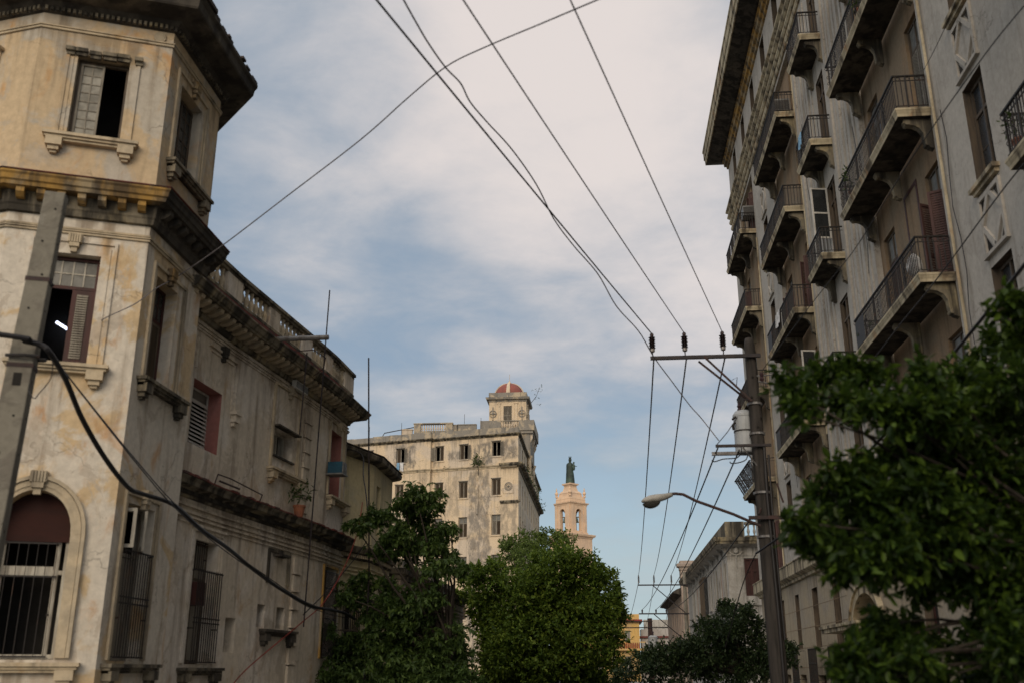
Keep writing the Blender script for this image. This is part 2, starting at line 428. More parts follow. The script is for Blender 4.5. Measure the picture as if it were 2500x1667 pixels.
class MB:
    def __init__(self):
        self.v, self.f, self.m, self.cur = [], [], [], 0

    def add(self, vs, fs):
        b = len(self.v)
        self.v += [tuple(x) for x in vs]
        for f in fs:
            self.f.append(tuple(i + b for i in f))
            self.m.append(self.cur)
        return self

    def quad(self, a, b, c, d):
        return self.add([a, b, c, d], [(0, 1, 2, 3)])

    def box8(self, p):
        return self.add(p, [(0, 3, 2, 1), (4, 5, 6, 7), (0, 1, 5, 4), (1, 2, 6, 5), (2, 3, 7, 6), (3, 0, 4, 7)])

    def box(self, x0, x1, y0, y1, z0, z1):
        return self.box8([(x0, y0, z0), (x1, y0, z0), (x1, y1, z0), (x0, y1, z0), (x0, y0, z1), (x1, y0, z1), (x1, y1, z1), (x0, y1, z1)])

    def bbox(self, o, ex, ey, ez, rx, ry, rz):
        g = lambda x, y, z: o + ex * x + ey * y + ez * z
        return self.box8([g(rx[0], ry[0], rz[0]), g(rx[1], ry[0], rz[0]), g(rx[1], ry[1], rz[0]), g(rx[0], ry[1], rz[0]),
                          g(rx[0], ry[0], rz[1]), g(rx[1], ry[0], rz[1]), g(rx[1], ry[1], rz[1]), g(rx[0], ry[1], rz[1])])

    def pbox(self, pa, a0, a1, d0, d1, z0, z1):
        return self.sweep(pa, [(d0, z0), (d1, z0), (d1, z1), (d0, z1)], a0, a1, True)

    def sweep(self, pa, prof, a0, a1, closed=False):
        cs = pa.cuts(a0, a1)
        n = len(prof)
        vs = [pa.P(a, d, z) for a in cs for d, z in prof]
        fs = []
        for i in range(len(cs) - 1):
            for j in range(n if closed else n - 1):
                j2 = (j + 1) % n
                fs.append((i * n + j, i * n + j2, (i + 1) * n + j2, (i + 1) * n + j))
        fs.append(tuple(range(n)))
        fs.append(tuple(range((len(cs) - 1) * n, len(cs) * n)))
        return self.add(vs, fs)

    def tube(self, pts, r, n=6, r1=None, caps=True):
        pts = [Vector(p) for p in pts]
        r1 = r if r1 is None else r1
        vs, fs = [], []
        ref = None
        L = len(pts)
        for i, p in enumerate(pts):
            t = (pts[min(i + 1, L - 1)] - pts[max(i - 1, 0)]).normalized()
            if ref is None:
                ref = t.orthogonal().normalized()
            ref = (ref - t * ref.dot(t)).normalized()
            b = t.cross(ref)
            rr = r[i] if isinstance(r, (list, tuple)) else r + (r1 - r) * i / max(1, L - 1)
            for j in range(n):
                an = 2 * math.pi * j / n
                vs.append(p + (ref * math.cos(an) + b * math.sin(an)) * rr)
        for i in range(L - 1):
            for j in range(n):
                j2 = (j + 1) % n
                fs.append((i * n + j, i * n + j2, (i + 1) * n + j2, (i + 1) * n + j))
        if caps:
            fs.append(tuple(range(n))[::-1])
            fs.append(tuple(range((L - 1) * n, L * n)))
        return self.add(vs, fs)

    def lathe(self, c, prof, n=12, sx=1.0, sy=1.0):
        vs = [(c[0] + r * sx * math.cos(2 * math.pi * j / n), c[1] + r * sy * math.sin(2 * math.pi * j / n), c[2] + z) for r, z in prof for j in range(n)]
        fs = [(i * n + j, i * n + (j + 1) % n, (i + 1) * n + (j + 1) % n, (i + 1) * n + j) for i in range(len(prof) - 1) for j in range(n)]
        fs.append(tuple(range(n))[::-1])
        fs.append(tuple(range((len(prof) - 1) * n, len(prof) * n)))
        return self.add(vs, fs)

    def ring(self, c, ex, ey, r, t=.008, n=12):
        return self.tube([c + ex * (r * math.cos(2 * math.pi * i / n)) + ey * (r * math.sin(2 * math.pi * i / n)) for i in range(n + 1)], t, 4, caps=False)

    def prism(self, pa, a0, a1, prof):
        n = len(prof)
        vs = [pa.P(a, d, z) for a in (a0, a1) for d, z in prof]
        fs = [(j, (j + 1) % n, n + (j + 1) % n, n + j) for j in range(n)] + [tuple(range(n))[::-1], tuple(range(n, 2 * n))]
        return self.add(vs, fs)

    def wall(self, pa, a0, a1, z0, z1, holes=(), depth=.25, d=0.0, extra=()):
        """a sheet along the path with openings (a0,a1,z0,z1[,depth[,material index]]) and their reveals"""
        hs = [tuple(h) + ((depth,) if len(h) < 5 else ()) for h in holes]
        ac = set(pa.cuts(a0, a1)) | set(extra)
        zc = {z0, z1}
        for h in hs:
            ac |= {h[0], h[1]}
            zc |= {h[2], h[3]}
        ac = sorted(x for x in ac if a0 - 1e-6 <= x <= a1 + 1e-6)
        zc = sorted(x for x in zc if z0 - 1e-6 <= x <= z1 + 1e-6)
        keep = self.cur
        for i in range(len(ac) - 1):
            for j in range(len(zc) - 1):
                am, zm = (ac[i] + ac[i + 1]) / 2, (zc[j] + zc[j + 1]) / 2
                if any(h[0] < am < h[1] and h[2] < zm < h[3] for h in hs):
                    continue
                self.quad(pa.P(ac[i], d, zc[j]), pa.P(ac[i + 1], d, zc[j]), pa.P(ac[i + 1], d, zc[j + 1]), pa.P(ac[i], d, zc[j + 1]))
        for h in hs:
            if len(h) > 5:
                self.cur = h[5]
            A, B, C, D, dp = h[:5]
            f = [pa.P(A, d, C), pa.P(B, d, C), pa.P(B, d, D), pa.P(A, d, D)]
            b = [pa.P(A, d - dp, C), pa.P(B, d - dp, C), pa.P(B, d - dp, D), pa.P(A, d - dp, D)]
            for q in range(4):
                self.quad(f[q], f[(q + 1) % 4], b[(q + 1) % 4], b[q])
            self.cur = keep
        return self

    def archfill(self, pa, a0, a1, zs, zt, d=0.0, depth=.25, n=14):
        """fills the corners above an arch inside a square-headed opening"""
        am, ra, rz = (a0 + a1) / 2, (a1 - a0) / 2, zt - zs
        pts = [(am - ra * math.cos(math.pi * i / n), zs + rz * math.sin(math.pi * i / n)) for i in range(n + 1)]
        for i in range(n):
            (x0, y0), (x1, y1) = pts[i], pts[i + 1]
            self.quad(pa.P(x0, d, y0), pa.P(x1, d, y1), pa.P(x1, d, zt), pa.P(x0, d, zt))
            self.quad(pa.P(x0, d, y0), pa.P(x1, d, y1), pa.P(x1, d - depth, y1), pa.P(x0, d - depth, y0))
        return self

    def archband(self, pa, a0, a1, zs, zt, w, d0, d1, n=16):
        am, ra, rz = (a0 + a1) / 2, (a1 - a0) / 2, zt - zs
        for i in range(n):
            q = []
            for k_ in (i, i + 1):
                an = math.pi * k_ / n
                ca, sa = -math.cos(an), math.sin(an)
                q.append(((am + ra * ca, zs + rz * sa), (am + (ra + w) * ca, zs + (rz + w) * sa)))
            (i0, o0), (i1, o1) = q
            pts = [pa.P(x, dd, z) for dd in (d0, d1) for x, z in (i0, i1, o1, o0)]
            self.box8(pts)
        return self

    def leaf(self, o, u, h, w, ns=0, t=.035, fr=.06, mid=0.0, tilt=.6):
        """door or shutter leaf: o bottom of hinge, u unit vector along the leaf; ns louvre slats (0: open frame)"""
        n = u.cross(Z)
        self.bbox(o, u, n, Z, (0, fr), (0, t), (0, h))
        self.bbox(o, u, n, Z, (w - fr, w), (0, t), (0, h))
        self.bbox(o, u, n, Z, (fr, w - fr), (0, t), (0, fr))
        self.bbox(o, u, n, Z, (fr, w - fr), (0, t), (h - fr, h))
        if mid:
            self.bbox(o, u, n, Z, (fr, w - fr), (0, t), (h * mid - fr / 2, h * mid + fr / 2))
        if ns:
            st = (h - 2 * fr) / ns
            up = (Z * math.cos(tilt) + n * math.sin(tilt))
            nn = u.cross(up)
            for i in range(ns):
                self.bbox(o + Z * (fr + st * i) + n * .005, u, nn, up, (fr, w - fr), (0, .008), (0, st * .95))
        return self

    def build(self, name, mats, parent=None, smooth=False, label=None):
        o0 = ORG[parent] if parent is not None else Vector((0, 0, 0))
        me = bpy.data.meshes.new(name)
        me.from_pydata([(x - o0.x, y - o0.y, z - o0.z) for x, y, z in self.v], [], self.f)
        mats = mats if isinstance(mats, (list, tuple)) else [mats]
        for q in mats:
            me.materials.append(MATS[q])
        if len(mats) > 1:
            me.polygons.foreach_set('material_index', self.m)
        bm = bmesh.new()
        bm.from_mesh(me)
        bmesh.ops.recalc_face_normals(bm, faces=bm.faces)
        bm.to_mesh(me)
        bm.free()
        if smooth:
            me.shade_smooth()
        ob = bpy.data.objects.new(name, me)
        COL.objects.link(ob)
        if parent is not None:
            ob.parent = parent
        ORG[ob] = o0
        if label:
            ob['label'] = label
        return ob


def structure(name, mb, mat):
    o = mb.build(name, mat)
    o['kind'] = 'structure'
    return o


# --- facade pieces shared by the old houses
def frame_part(th, pa, a0, a1, z0, z1, d, mat, fw=.05, mull=(), bars=(), t=.06, name='window'):
    m = MB()
    m.pbox(pa, a0, a0 + fw, d - t, d, z0, z1).pbox(pa, a1 - fw, a1, d - t, d, z0, z1)
    m.pbox(pa, a0 + fw, a1 - fw, d - t, d, z1 - fw, z1).pbox(pa, a0 + fw, a1 - fw, d - t, d, z0, z0 + fw)
    for x in mull:
        m.pbox(pa, x - fw / 2, x + fw / 2, d - t * .9, d - .004, z0 + fw, z1 - fw)
    for z in bars:
        m.pbox(pa, a0 + fw, a1 - fw, d - t * .8, d - .008, z - fw / 2, z + fw / 2)
    return m.build(name, mat, th)


def panes(fr, pa, a0, a1, z0, z1, d, nx, nz, bar, glassm, w=.018):
    m = MB()
    m.pbox(pa, a0, a1, d - .012, d, z0, z1)
    m.build('pane', glassm, fr)
    if nx * nz > 1:
        b = MB()
        for i in range(1, nx):
            x = a0 + (a1 - a0) * i / nx
            b.pbox(pa, x - w / 2, x + w / 2, d - .02, d + .012, z0, z1)
        for j in range(1, nz):
            z = z0 + (z1 - z0) * j / nz
            b.pbox(pa, a0, a1, d - .022, d + .01, z - w / 2, z + w / 2)
        b.build('glazing_bar', bar, fr)


def sill_part(parent, pa, a0, a1, z, mat, d=.17, h=.13, cons=True, name='sill'):
    m = MB()
    m.pbox(pa, a0, a1, -.02, d, z - .05, z)
    m.pbox(pa, a0 + .03, a1 - .03, -.02, d - .035, z - .09, z - .052)
    m.pbox(pa, a0 + .06, a1 - .06, -.02, d - .07, z - h, z - .092)
    if cons:
        for s in (a0 + .06, a1 - .06 - .24):
            m.pbox(pa, s, s + .24, -.02, d - .02, z - h - .10, z - .094)
            m.pbox(pa, s + .04, s + .20, -.02, d - .06, z - h - .17, z - h - .102)
            m.pbox(pa, s + .07, s + .17, -.02, d - .10, z - h - .21, z - h - .172)
    return m.build(name, mat, parent)


def surround_part(parent, pa, a0, a1, z0, z1, mat, w=.045, d=.035, top=True, hood=0.0):
    m = MB()
    for s in (a0, a1 - w):
        m.pbox(pa, s, s + w, -.01, d, z0, z1)
    if not top:
        for s, q in ((a0, a0 + .09), (a1 - w, a1 - .115)):
            MB().pbox(pa, s, s + w, -.01, d, z0, z1).pbox(pa, min(s, q), max(s + w, q + .025), -.01, d * .4, z0, z1 - .1).build('surround', mat, parent)
        return
    m.pbox(pa, a0 + .09, a0 + .115, -.01, d * .5, z0, z1 - .1)
    m.pbox(pa, a1 - .115, a1 - .09, -.01, d * .5, z0, z1 - .1)
    if top:
        m.pbox(pa, a0 + w, a1 - w, -.01, d * .98, z1 - w, z1)
    if hood:
        m.pbox(pa, a0 - .05, a1 + .05, -.01, hood, z1 + .002, z1 + .05)
        m.pbox(pa, a0 - .02, a1 + .02, -.01, hood * .6, z1 - .04 + .042, z1 + .0)
    return m.build('surround', mat, parent)


def keystone_part(parent, pa, a, z, mat, s=1.0):
    m = MB()
    for i in range(5):
        m.pbox(pa, a + (-.085 + i * .036) * s, a + (-.085 + i * .036 + .026) * s, -.01, .11 * s, z, z + .14 * s)
    m.pbox(pa, a - .10 * s, a + .10 * s, -.01, .085 * s, z + .005, z + .135 * s)
    m.pbox(pa, a - .07 * s, a + .07 * s, -.01, .10 * s, z - .07 * s, z - .002)
    m.pbox(pa, a - .045 * s, a + .045 * s, -.01, .07 * s, z - .15 * s, z - .072 * s)
    return m.build('keystone', mat, parent)


def blocks_part(parent, name, pa, a0, a1, step, w, d, z0, z1, mat, taper=True):
    m = MB()
    a = a0
    while a + w < a1:
        if taper:
            m.prism(pa, a, a + w, [(-.01, z0), (d * .55, z0), (d, z0 + (z1 - z0) * .45), (d, z1), (-.01, z1)])
        else:
            m.pbox(pa, a, a + w, -.01, d, z0, z1)
        a += step
    return m.build(name, mat, parent)


def grille_part(parent, pa, a0, a1, z0, z1, d, mat, step=.11, rails=(0, .36, .7, 1), r=.008, belly=False):
    m = MB()
    n = max(2, int((a1 - a0) / step))
    for i in range(n + 1):
        a = a0 + (a1 - a0) * i / n
        m.pbox(pa, a - r, a + r, d - r, d + r, z0, z1)
    for q in rails:
        z = z0 + (z1 - z0) * q
        m.pbox(pa, a0 - .04, a1 + .04, d - r * 1.4, d + r * 1.4, z - .012, z + .012)
    for z in (z0 + (z1 - z0) * .36, z1 - .02):
        for a in (a0, a1):
            m.pbox(pa, a - .01, a + .01, -.02, d, z - .01, z + .01)
    return m.build('grille', mat, parent)


def sag(p, q, s, n=14):
    p, q = Vector(p), Vector(q)
    return [p.lerp(q, i / n) - Z * (s * 4 * (i / n) * (1 - i / n)) for i in range(n + 1)]


# ------------------------------------------------------------------ foliage
def foliage(name, parent, blobs, dens, ln, wd, mat, seed, m=5, droop=.25, shell=.5, kind='single', six=False, squash=.85, jit=.14, sat=0):
    """leaf sprays spread through the volume of irregular clumps; every leaf is a folded blade"""
    g = np.random.default_rng(seed)
    C, D, S = [], [], []
    if sat:                                # small stray sprays round every clump keep the outline ragged
        more = []
        for (x, y, z, r) in blobs:
            for _ in range(sat):
                v = g.normal(size=3)
                v /= np.linalg.norm(v)
                q = r * (.9 + .25 * g.random())
                more.append((x + v[0] * q, y + v[1] * q, z + v[2] * q * squash, r * (.18 + .2 * g.random())))
        blobs = [(x, y, z, r * .9) for x, y, z, r in blobs] + more
    for (x, y, z, r) in blobs:
        n = max(3, int(dens * r * r / (.5 * .5)))
        v = g.normal(size=(n, 3))
        v /= np.linalg.norm(v, axis=1)[:, None]
        lump = .92 + .24 * np.sin(v[:, 0] * 5.1 + x * 7) * np.sin(v[:, 1] * 4.3 + y * 5) + .2 * np.sin(v[:, 2] * 7 + v[:, 0] * 6 + z)
        rad = r * lump * (shell + (1 - shell) * g.random(n) ** .5)
        p = v * rad[:, None] + g.normal(size=(n, 3)) * r * jit
        p[:, 2] *= squash
        C.append(p + np.array([x, y, z]))
        D.append(v)
    C, D = np.concatenate(C), np.concatenate(D)
    n = len(C)
    # spray axis: outward and a little up
    ax = D + g.normal(size=(n, 3)) * .5
    ax[:, 2] += .25
    ax /= np.linalg.norm(ax, axis=1)[:, None]
    C = np.repeat(C, m, 0)
    ax = np.repeat(ax, m, 0)
    N = len(C)
    if kind == 'palmate':
        t1 = np.cross(ax, g.normal(size=(N, 3)))
        t1 /= np.linalg.norm(t1, axis=1)[:, None]
        phi = np.tile(np.arange(m) * 2 * np.pi / m, n) + np.repeat(g.random(n) * 6, m)
        ref = np.repeat(np.cross(ax[::m], [0.3, .5, .8]), m, 0)
        ref /= np.linalg.norm(ref, axis=1)[:, None]
        b = np.cross(ax, ref)
        d = ref * np.cos(phi)[:, None] + b * np.sin(phi)[:, None] + ax * .12
        d[:, 2] -= droop
        base = C
    else:
        d = ax + g.normal(size=(N, 3)) * .75
        d[:, 2] -= droop * g.random(N)
        base = C + ax * (g.random(N)[:, None] - .5) * ln * 1.6
    d /= np.linalg.norm(d, axis=1)[:, None]
    up = np.array([0, 0, 1.0]) + g.normal(size=(N, 3)) * .45
    s = np.cross(d, up)
    s /= np.linalg.norm(s, axis=1)[:, None] + 1e-9
    nn = np.cross(s, d)
    L = ln * (.5 + .8 * g.random(N))[:, None]
    W = wd * (.75 + .5 * g.random(N))[:, None]
    if six:
        vs = np.stack([base, base + d * L * .3 + s * W * .42 + nn * W * .12, base + d * L * .68 + s * W * .40 + nn * W * .10 - nn * L * .04,
                       base + d * L - nn * L * .14, base + d * L * .68 - s * W * .40 + nn * W * .10 - nn * L * .04, base + d * L * .3 - s * W * .42 + nn * W * .12], 1)
        k_ = 6
        fb = np.array([[0, 1, 2, 3], [0, 3, 4, 5]])
    else:
        vs = np.stack([base, base + d * L * .5 + s * W * .5 + nn * W * .18, base + d * L - nn * L * .12, base + d * L * .5 - s * W * .5 + nn * W * .18], 1)
        k_ = 4
        fb = np.array([[0, 1, 2], [0, 2, 3]])
    vs = vs.reshape(-1, 3)
    fs = (np.arange(N)[:, None, None] * k_ + fb[None]).reshape(-1, fb.shape[1])
    o0 = ORG[parent] if parent is not None else Vector((0, 0, 0))
    me = bpy.data.meshes.new(name)
    me.vertices.add(len(vs))
    me.vertices.foreach_set('co', (vs - np.array(o0)).astype(np.float32).ravel())
    q = fs.shape[1]
    me.loops.add(fs.size)
    me.loops.foreach_set('vertex_index', fs.astype(np.int32).ravel())
    me.polygons.add(len(fs))
    me.polygons.foreach_set('loop_start', np.arange(0, fs.size, q, dtype=np.int32))
    me.update(calc_edges=True)
    me.materials.append(MATS[mat])
    ob = bpy.data.objects.new(name, me)
    COL.objects.link(ob)
    ob.parent = parent
    ORG[ob] = o0
    return ob


def px_blobs(lst, ox, oy, sc, Y, mpp, jit, seed, depth=1.0):
    """clump centres and sizes measured on the photograph, set at a distance Y with their own depth spread"""
    g = random.Random(seed)
    out = []
    for x, y, r in lst:
        yy = Y + g.uniform(-jit, jit) * depth
        p = at_y(ox + x / sc, oy + y / sc, yy)
        out.append((p.x, p.y, p.z, r / sc * mpp * yy / Y))
    return out


def tree(name, label, base, blobs, limbs, leaf, seed, r0=.16, group=None, trunk_top=None, **kw):
    t_ = thing(name, label, 'tree', base, group)
    b = Vector(base)
    top = Vector(trunk_top) if trunk_top else Vector((b.x, b.y, b.z + 2.5))
    m = MB()
    g = random.Random(seed)
    mid = b.lerp(top, .5) + Vector((g.uniform(-.1, .1), g.uniform(-.1, .1), 0))
    m.tube([b, b.lerp(mid, .15) + Vector((.02, .01, 0)), mid, top], [r0 * 1.35, r0, r0 * .85, r0 * .7], 9)
    tr = m.build('trunk', 'bark', t_, smooth=True)
    for (x, y, z, r) in limbs:
        e = Vector((x, y, z))
        mid = top.lerp(e, .5) + Vector((g.uniform(-.2, .2), g.uniform(-.2, .2), g.uniform(-.05, .25)))
        MB().tube([top.lerp(b, .08 * g.random()), top.lerp(mid, .6), mid, mid.lerp(e, .6) + Vector((0, 0, .06)), e], [r0 * .5, r0 * .36, r0 * .27, r0 * .18, r0 * .07], 6).build('branch', 'bark', t_, smooth=True)
    foliage('crown', t_, blobs, leaf[0], leaf[1], leaf[2], leaf[3], seed, **kw)
    return t_



rng = random.Random(7)

# ------------------------------------------------------------------ ground
structure('ground', MB().quad((-3000, -3000, 0), (3000, -3000, 0), (3000, 3000, 0), (-3000, 3000, 0)), 'earth')
structure('road', MB().quad((-4.2, -60, .004), (3.0, -60, .004), (3.0, 400, .004), (-4.2, 400, .004)), 'asphalt')
structure('pavement', MB().box(-8.0, -4.2, 13, 400, -.05, .14).box(-4.35, -4.2, 12.9, 13.0, -.05, .141), 'paving')
structure('pavement', MB().box(3.0, 7.45, -10, 400, -.05, .14), 'paving')

# ------------------------------------------------------------------ corner house with the faceted front (left)
TW = Path([(-12.5, 13.75), (-8.9, 13.1), (-7.0, 13.85), (-7.0, 16.0), (-8.6, 17.7), (-12.5, 18.2)])


def corner_house():
    th = thing('corner_building', 'tall cream corner house with faceted front and dark broken eaves behind the concrete post', 'building', (-9.0, 15.5, 0))
    up = [(4.27, 5.07, 9.7, 11.2), (6.2, 7.1, 9.72, 11.2), (1.7, 2.6, 9.7, 11.2)]
    mid = [(4.26, 5.04, 5.95, 7.7), (6.13, 6.93, 5.95, 7.63), (1.7, 2.6, 5.95, 7.7)]
    low = [(4.15, 5.15, 1.76, 4.06), (6.05, 7.0, 1.75, 4.0), (1.6, 2.7, 1.76, 4.0)]
    w = MB()
    L = TW.L
    w.wall(TW, 0, L, 8.3, 12.3, up, .28)
    w.cur = 1
    w.wall(TW, 0, L, 0, 8.3, mid + low, .30)
    w.archfill(TW, 4.15, 5.15, 3.45, 4.06, 0, .3)
    w.build('wall', ['cream', 'cream_low'], th)
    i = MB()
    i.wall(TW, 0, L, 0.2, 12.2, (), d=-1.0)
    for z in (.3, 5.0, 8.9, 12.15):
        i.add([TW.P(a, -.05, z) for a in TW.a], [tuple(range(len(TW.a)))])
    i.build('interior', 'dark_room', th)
    # mouldings
    k0 = TW.a[2]
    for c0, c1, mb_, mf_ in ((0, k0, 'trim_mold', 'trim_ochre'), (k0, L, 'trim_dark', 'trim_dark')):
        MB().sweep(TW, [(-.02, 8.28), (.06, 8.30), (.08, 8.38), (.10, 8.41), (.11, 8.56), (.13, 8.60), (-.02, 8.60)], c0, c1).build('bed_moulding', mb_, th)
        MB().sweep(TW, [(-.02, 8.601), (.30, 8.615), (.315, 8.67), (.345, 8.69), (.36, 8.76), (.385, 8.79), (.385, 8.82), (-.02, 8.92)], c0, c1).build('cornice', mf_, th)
    for si, (s0, s1) in enumerate(zip(TW.a[:-1], TW.a[1:])):
        n = max(1, round((s1 - s0) / .30))
        for q in range(n):
            x = s0 + (q + .5) * (s1 - s0) / n
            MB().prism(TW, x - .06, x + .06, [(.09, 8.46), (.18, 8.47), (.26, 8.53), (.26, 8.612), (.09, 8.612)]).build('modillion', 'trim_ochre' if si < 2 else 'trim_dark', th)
    m = MB()
    m.sweep(TW, [(-.02, 8.88), (.395, 8.823), (.405, 8.84), (-.02, 8.95)], 0, L)
    m.build('roof_flashing', 'roof_red', th)
    m = MB()
    m.sweep(TW, [(-.02, 11.88), (.05, 11.90), (.06, 11.95), (.12, 12.0), (.16, 12.04), (.52, 12.09), (.54, 12.12), (.56, 12.25), (.60, 12.30), (.60, 12.36), (-.02, 12.42)], 0, L)
    m.build('cornice', 'trim_dark', th)
    b = MB()
    for s0, s1 in zip(TW.a[:-1], TW.a[1:]):
        n = int((s1 - s0) / .085)
        for q in range(n):
            x = s0 + (q + .5) * (s1 - s0) / n
            b.pbox(TW, x - .022, x + .022, -.01, .10, 11.905, 11.975)
    b.build('dentil', 'trim_mold', th)
    t = MB()                                        # broken tiles at the roof edge
    a = 0.0
    while a < L - .2:
        wd = rng.uniform(.10, .24)
        if rng.random() < .88:
            t.pbox(TW, a, min(a + wd, L), .25, .60 + rng.uniform(-.03, .055), 12.365, 12.40 + rng.uniform(0, .05))
        a += wd + .012
    t.add([TW.P(x, .3, 12.43) for x in TW.a] + [(-10.0, 15.6, 13.6)], [(j, j + 1, len(TW.a)) for j in range(len(TW.a) - 1)])
    t.build('roof', 'tile_dark', th)
    for z, h, d in ((11.60, .035, .03), (11.645, .02, .045), (8.02, .03, .03), (8.06, .02, .045), (8.10, .03, .025), (.25, .3, .10)):
        MB().pbox(TW, 0, L, -.01, d, z, z + h).build('moulding', 'trim_pale', th)
    r = MB()
    c = TW.P(5.48, 0, 11.76)
    n = TW.N(5.48)
    u = TW.T(5.48)
    r.ring(c + n * .012, u, Z, .085, .02, 18)
    r.tube([c, c + n * .03], .07, 16)
    r.build('roundel', 'trim_pale', th)
    # upper front window: one glazed leaf closed, the other side open and dark
    f = frame_part(th, TW, 4.275, 5.065, 9.705, 11.17, -.14, 'brown_wood', .045)
    lm = MB()
    o = TW.P(4.32, -.16, 9.75)
    lm.leaf(o, TW.T(4.3), 1.37, .36, 0, .03, .035)
    lf = lm.build('casement', 'grey_wood', f)
    panes(f, TW, 4.355, 4.645, 9.785, 11.085, -.155, 2, 8, 'grey_wood', 'glass_frost')
    surround_part(th, TW, 4.10, 5.24, 9.70, 11.24, 'cream', .05, .03, top=False)
    h = MB()
    for x0, x1, dz, dd in ((4.08, 4.22, 0, .09), (4.22, 4.41, .01, .07), (4.44, 4.62, -.01, .06), (4.64, 4.86, .0, .075), (4.86, 5.06, .015, .06), (5.14, 5.27, -.02, .10)):
        h.pbox(TW, x0, x1, -.02, dd, 11.22 + dz, 11.285 + dz)
        h.pbox(TW, x0 + .02, x1, -.02, dd * .5, 11.16 + dz, 11.219 + dz)
    h.build('broken_hood', 'trim_mold', th, label='weathered hood over the upper window with pieces broken away')
    sill_part(th, TW, 3.95, 5.37, 9.68, 'trim_pale')
    # upper side window
    f = frame_part(th, TW, 6.205, 7.095, 9.725, 11.17, -.17, 'brown_wood', .045, mull=(6.65,))
    panes(f, TW, 6.25, 6.62, 9.78, 11.12, -.19, 2, 6, 'brown_wood', 'glass_dark')
    panes(f, TW, 6.68, 7.05, 9.78, 11.12, -.19, 2, 6, 'brown_wood', 'glass_dark')
    surround_part(th, TW, 6.0, 7.32, 9.70, 11.42, 'trim_pale', .05, .035)
    keystone_part(th, TW, 6.66, 11.36, 'trim_ochre')
    sill_part(th, TW, 5.93, 7.62, 9.66, 'trim_mold')
    # fragment of the next window hood
    f = frame_part(th, TW, 1.705, 2.595, 9.71, 11.19, -.2, 'brown_wood', .05, mull=(2.15,))
    panes(f, TW, 1.76, 2.12, 9.77, 11.13, -.22, 2, 6, 'brown_wood', 'glass_dusty')
    panes(f, TW, 2.18, 2.54, 9.77, 11.13, -.22, 2, 6, 'brown_wood', 'glass_dusty')
    surround_part(th, TW, 1.45, 2.95, 9.7, 11.26, 'cream', .05, .03, hood=.12)
    # middle front window
    f = frame_part(th, TW, 4.265, 5.035, 5.955, 7.69, -.16, 'maroon_wood', .05, bars=(7.20,))
    panes(f, TW, 4.32, 4.985, 7.23, 7.63, -.18, 4, 2, 'pale_wood', 'glass_dusty', .02)
    lm = MB()
    lm.leaf(TW.P(4.99, -.17, 6.0), TW.T(4.9) * -1, 1.17, .31, 0, .035, .075)
    sh = lm.build('shutter', 'maroon_wood', f)
    lm = MB()
    st = 1.02 / 26
    for q in range(26):
        lm.pbox(TW, 4.755, 4.915, -.165 + .0, -.15, 6.08 + q * st, 6.08 + q * st + st * .62)
    lm.pbox(TW, 4.752, 4.918, -.19, -.17, 6.075, 7.10)
    lm.build('slat', 'grey_wood', f)
    surround_part(th, TW, 4.02, 5.27, 5.94, 7.93, 'cream_low', .045, .03)
    keystone_part(th, TW, 4.645, 7.86, 'trim_pale')
    sill_part(th, TW, 3.93, 5.37, 5.93, 'trim_pale')
    # middle side window
    f = frame_part(th, TW, 6.135, 6.925, 5.955, 7.62, -.2, 'maroon_wood', .05, mull=(6.53,), bars=(7.05,))
    panes(f, TW, 6.19, 6.5, 7.09, 7.56, -.22, 2, 2, 'maroon_wood', 'glass_dark')
    panes(f, TW, 6.56, 6.87, 7.09, 7.56, -.22, 2, 2, 'maroon_wood', 'glass_dark')
    for s in (6.19, 6.555):
        lm = MB().leaf(TW.P(s, -.24, 6.0), TW.T(6.5), 1.02, .315, 24, .03, .05)
        lm.build('shutter', 'brown_wood', f)
    surround_part(th, TW, 5.96, 7.24, 5.92, 7.82, 'trim_pale', .05, .04)
    keystone_part(th, TW, 6.56, 7.76, 'trim_ochre')
    sill_part(th, TW, 5.84, 7.52, 5.89, 'trim_mold')
    f = frame_part(th, TW, 1.705, 2.595, 5.955, 7.69, -.2, 'maroon_wood', .05, mull=(2.15,), bars=(7.2,))
    panes(f, TW, 1.76, 2.54, 6.0, 7.64, -.23, 4, 6, 'maroon_wood', 'glass_dusty')
    surround_part(th, TW, 1.45, 2.95, 5.94, 7.93, 'cream_low', .05, .03)
    sill_part(th, TW, 1.35, 3.05, 5.93, 'trim_pale')
    # arched ground-floor window
    f = frame_part(th, TW, 4.16, 5.14, 1.77, 3.45, -.24, 'pale_wood', .06, mull=(4.27, 4.99), bars=(2.94,), t=.08)
    b = MB()
    b.pbox(TW, 4.19, 4.95, -.262, -.245, 2.88, 3.02)
    b.build('transom', 'pale_wood', f)
    b = MB()
    zz = 3.36
    n = 18
    am, ra = 4.65, .5
    pts = [(am - ra * math.cos(math.pi * q / n), 3.45 + .6 * math.sin(math.pi * q / n)) for q in range(n + 1)]
    vs = [TW.P(x, -.21, z) for x, z in pts] + [TW.P(5.15, -.21, zz), TW.P(4.15, -.21, zz)]
    b.add(vs, [tuple(range(len(vs)))])
    b.build('blind', 'red_blind', th, label='dark red blind filling the head of the arched window')
    grille_part(f, TW, 4.22, 4.98, 1.80, 3.34, -.20, 'iron', .125, (0, .7, 1), .0045)
    b = MB()
    b.archband(TW, 4.15, 5.15, 3.45, 4.06, .08, -.01, .04)
    b.archband(TW, 4.09, 5.21, 3.45, 4.12, .08, -.01, .055)
    b.archband(TW, 4.0, 5.30, 3.45, 4.21, .05, -.01, .085)
    for s in ((3.95, 4.0), (5.30, 5.35)):
        b.pbox(TW, s[0], s[1], -.01, .085, 1.78, 3.45)
    for s in ((4.01, 4.145), (5.155, 5.29)):
        b.pbox(TW, s[0], s[1], -.01, .05, 1.78, 3.45)
